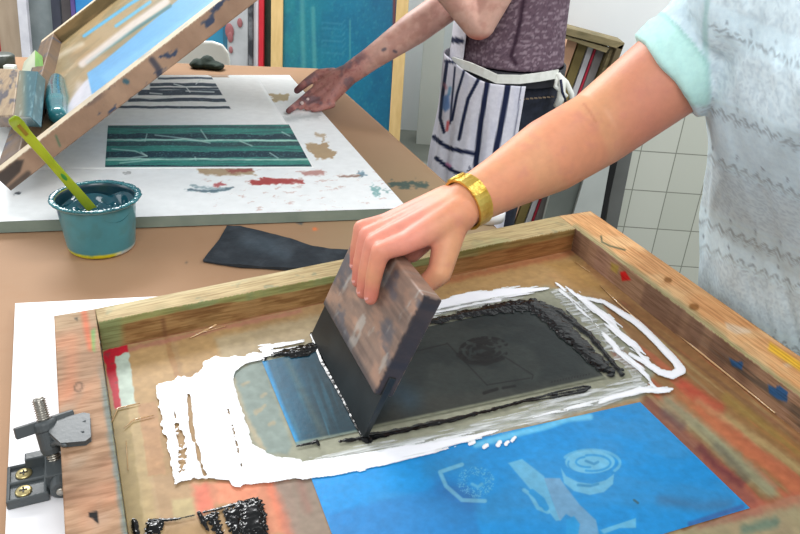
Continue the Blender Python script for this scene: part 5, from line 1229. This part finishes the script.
# chair
ch = empty('plastic_chair', (-.90, 3.05, 0), 'white plastic chair, its rounded back showing behind the table', 'chair')
m_ch = mat('white_plastic', (222,222,212), (232,232,224), .35, 5)
def cb_pts():
    out = []
    for a, b_ in ((160,84),(160,60),(166,49),(178,43),(196,41.5),(212,41.5),(222,45),(228,53),(229.5,62),(230,84)): out.append((a, b_))
    return out
tp = [PD(a, b_, 3.05) for a, b_ in cb_pts()]; n_ = len(tp)
mb = MB(); mb.add(tp+[v+[0,.022,0] for v in tp], [tuple(range(n_-1,-1,-1)), tuple(range(n_, 2*n_))]+[(i, (i+1) % n_, (i+1) % n_+n_, i+n_) for i in range(n_)]); mb.build('backrest', m_ch, ch, bevel=.008)
xm = (tp[0][0]+tp[-1][0])/2; zb_ = tp[0][2]
MB().box((xm, 3.28, .44), .20, .21, .018).build('seat', m_ch, ch, bevel=.012)
for sx_ in (-1, 1): 
    MB().tube([(xm+sx_*.13, 3.06, zb_+.02), (xm+sx_*.15, 3.075, .46)], .016, 10).build('back_post', m_ch, ch, True)
    for yy in (3.10, 3.46): MB().tube([(xm+sx_*.17, yy, .425), (xm+sx_*.19, yy, 0.0)], [.018, .013], 10).build('leg', m_ch, ch, True)
# dark rag on the far table edge
rg_ = P(207, 68, ZT+.002); mb = MB()
for a, b_, rx_, rz_ in ((-.028,0,.036,.012),(.016,.0,.040,.016),(.042,-.005,.022,.012),(0.0,.01,.026,.026),(-.036,.0,.018,.018)): mb.ell(rg_+np.array([a, b_, rz_*.5+.004]), (rx_,.03,rz_))
tag(remeshed(mb, 'dark_rag', mat('dark_green_cloth', (26,40,34), (44,60,50), .85, 30, .5, 60), None, .005, 3, None, lambda V: .004*(fbm(V[:, 0]*90, V[:, 2]*90+V[:, 1]*50, 490)-.5)), 'crumpled dark green rag on the far edge of the table', 'rag')
# clutter at far-left table corner
mb = MB(); jr = P(9, 82, ZT+.002)
tag(MB().lathe(P(3, 71, ZT+.002), (0,0,1), [(.04,0),(.042,.05),(.036,.055)], 24).build('dark_tin', mat('dark_tin', (52,60,56), (84,90,80), .4, 20), None, True), 'small dark tin behind the old squeegee at far left', 'tin')
tag(MB().box(P(16, 80, ZT+.002)+[0, -.02, .0255], .016, .012, .0250).build('white_box', mat('white_card', (225,232,226), (236,240,236), .6), None, bevel=.002), 'tiny white box behind the old squeegee at far left', 'box')
# ------------------------------------------------------------------ small leaning frame by the apron
rf = empty('small_frame', PD(440, 160, 2.75)*[1,1,0], 'small frame with pink-red mesh leaning beside the apron', 'frame')
a0, a1 = PD(428, 166, 2.75), PD(448, 112, 2.80)
dv = np.array([.16,.05,0]); v_ = a0-a1; a0 = a1+v_*(a1[2]/(a1[2]-a0[2]))
tk = np.array([.03,.0,.0])
MB().hexa([a0, a0+tk, a0+tk+[0,.03,0], a0+[0,.03,0]], [a1, a1+tk, a1+tk+[0,.03,0], a1+[0,.03,0]]).build('rail', m_pale, rf, bevel=.002)
MB().hexa([a0+tk, a0+tk+dv*1.3, a0+tk+dv*1.3+[0,.004,0], a0+tk+[0,.004,0]], [a1+tk, a1+tk+dv, a1+tk+dv+[0,.004,0], a1+tk+[0,.004,0]]).build('mesh_panel', mat('crimson_mesh', (176,44,70), (206,90,106), .5, 8), rf)
# ------------------------------------------------------------------ rack of old screens against the tiled wall
rk = empty('wooden_rack', (.62, 2.6, 0), 'weathered wooden rack holding old screens behind the raised arm', 'rack')
m_old = mat('weathered_green_wood', (104,96,66), (146,132,96), .65, 9, .3, 60, stretch=(2,2,8))
m_old2 = mat('dark_weathered_wood', (74,66,46), (112,98,70), .65, 9, .3, 60)
def slab(pts, Y0, th, name, m, parent, Yk=0): # polygon in the plane y=Y0, extruded backwards
    tp = [PD(a, b_, Y0) for a, b_ in pts]; n_ = len(tp)
    mb = MB(); mb.add(tp+[v+np.array([0, th, 0]) for v in tp], [tuple(range(n_-1,-1,-1)), tuple(range(n_, 2*n_))]+[(i, (i+1) % n_, (i+1) % n_+n_, i+n_) for i in range(n_)])
    return mb.build(name, m, parent, bevel=.002)
def fl(pts, Y0):  # continue the last two points of a strip down to the floor
    A_, B_, C_, D_ = [PD(a, b_, Y0) for a, b_ in pts]
    def dn_(u, v): return u+(v-u)*((u[2]-.0)/(u[2]-v[2]))
    return [A_, B_, dn_(B_, C_), dn_(A_, D_)]
SDIR = PD(571,88,2.60)-PD(586,46,2.60)
def strip(pts, Y0, th, name, m, parent):     # pts: top-left, top-right, bottom-right, bottom-left
    q_ = fl(pts, Y0); w0 = q_[1]-q_[0]; q_[3] = q_[0]+SDIR*(q_[0][2]/-SDIR[2]); q_[2] = q_[1]+SDIR*(q_[1][2]/-SDIR[2]); mb = MB(); mb.hexa([q_[3], q_[2], q_[2]+[0,th,0], q_[3]+[0,th,0]], [q_[0], q_[1], q_[1]+[0,th,0], q_[0]+[0,th,0]]); return mb.build(name, m, parent, bevel=.002)
slab([(520,18),(535,19),(625,43),(622,50),(600,44),(535,27),(520,26)], 2.52, .10, 'top_rail', m_old, rk)
slab([(520,26),(535,27),(610,48),(606,53),(563,38),(520,34)], 2.535, .05, 'front_board', mat('tan_weathered', (134,122,84), (164,150,112), .65, 9, .3, 60), rk)
strip([(617,47),(625,43),(590,110),(582,112)], 2.52, .08, 'side_post', m_old2, rk); strip([(611,47),(616,49),(574,112),(567,110)], 2.55, .03, 'inner_post', m_old, rk)
GS = 'old screens stored in the wooden rack'
strips = [((568,38),(578,41),(512,112),(500,110), (206,160,128),(222,178,144), 'peach wooden screen edge, first from left in the rack'),
          ((579,42),(588,44),(530,112),(521,110), (112,98,54),(134,118,70), 'olive-brown screen edge, second from left in the rack'),
          ((589,45),(594.5,46),(538,118),(530,116), (190,190,194),(210,210,212), 'grey-white screen edge with pink top in the rack'),
          ((595,47),(597,48),(546,116),(541,115), (180,36,62),(200,60,80), 'thin crimson screen edge in the middle of the rack'),
          ((597.5,48),(605,51),(562,118),(547,116), (128,124,122),(150,146,144), 'broad grey panel right of the crimson edge in the rack'),
          ((606,51),(609,52),(572,118),(563,117), (112,104,66),(136,124,84), 'olive screen edge beside the rack post')]
for a_, b_, c_, d_, k1, k2, lb in strips:
    o = strip([a_, b_, c_, d_], 2.60, .09, 'stored_screen', mat('stored_'+str(a_[0]), k1, k2, .6, 9, .2, 60), None); tag(o, lb, 'screen', GS)
# tall light panel and dark metal post standing in front of the tiled wall
def vpanel(x0, x1, Ytop, z1, xb0, xb1, yb, Y, th, name, m, lb, cat):
    A_, B_ = PD(x0, Ytop, Y), PD(x1, Ytop, Y); C_, D_ = PD(xb1, yb, Y), PD(xb0, yb, Y)
    def ext(u, v, z): return u+(v-u)*((z-u[2])/(v[2]-u[2]))
    q_ = [ext(A_, D_, 0), ext(B_, C_, 0), ext(B_, C_, z1), ext(A_, D_, z1)]
    o = MB().hexa([q_[0], q_[1], q_[1]+[0,th,0], q_[0]+[0,th,0]], [q_[3], q_[2], q_[2]+[0,th,0], q_[3]+[0,th,0]]).build(name, m, None, bevel=.002); return tag(o, lb, cat)
vpanel(588, 610, 165, .62, 573, 601, 215, 2.48, .02, 'pale_board', mat('pale_grey_panel', (170,176,172), (192,198,194), .5, 4), 'pale grey panel glimpsed below the forearm', 'panel')
vpanel(610, 617, 165, .66, 601, 606, 215, 2.49, .03, 'black_strip', mat('black_strip', (18,18,20), (28,28,30), .4), 'black strip between pale panel and tiled wall', 'post')  # plain black strip in the gap beside the pale panel
vpanel(617, 633, 150, .70, 606, 619, 220, 2.56, .05, 'grey_metal_post', mat('grey_metal', (98,100,98), (116,118,116), .45, 5, metal=.2), 'grey metal post in front of the white tiles', 'post')
vpanel(558, 588, 165, .60, 545, 573, 215, 2.50, .03, 'grey_box_side', mat('dark_grey_side', (88,94,90), (112,118,112), .6, 5), 'dark grey box side left of the pale panel', 'box')
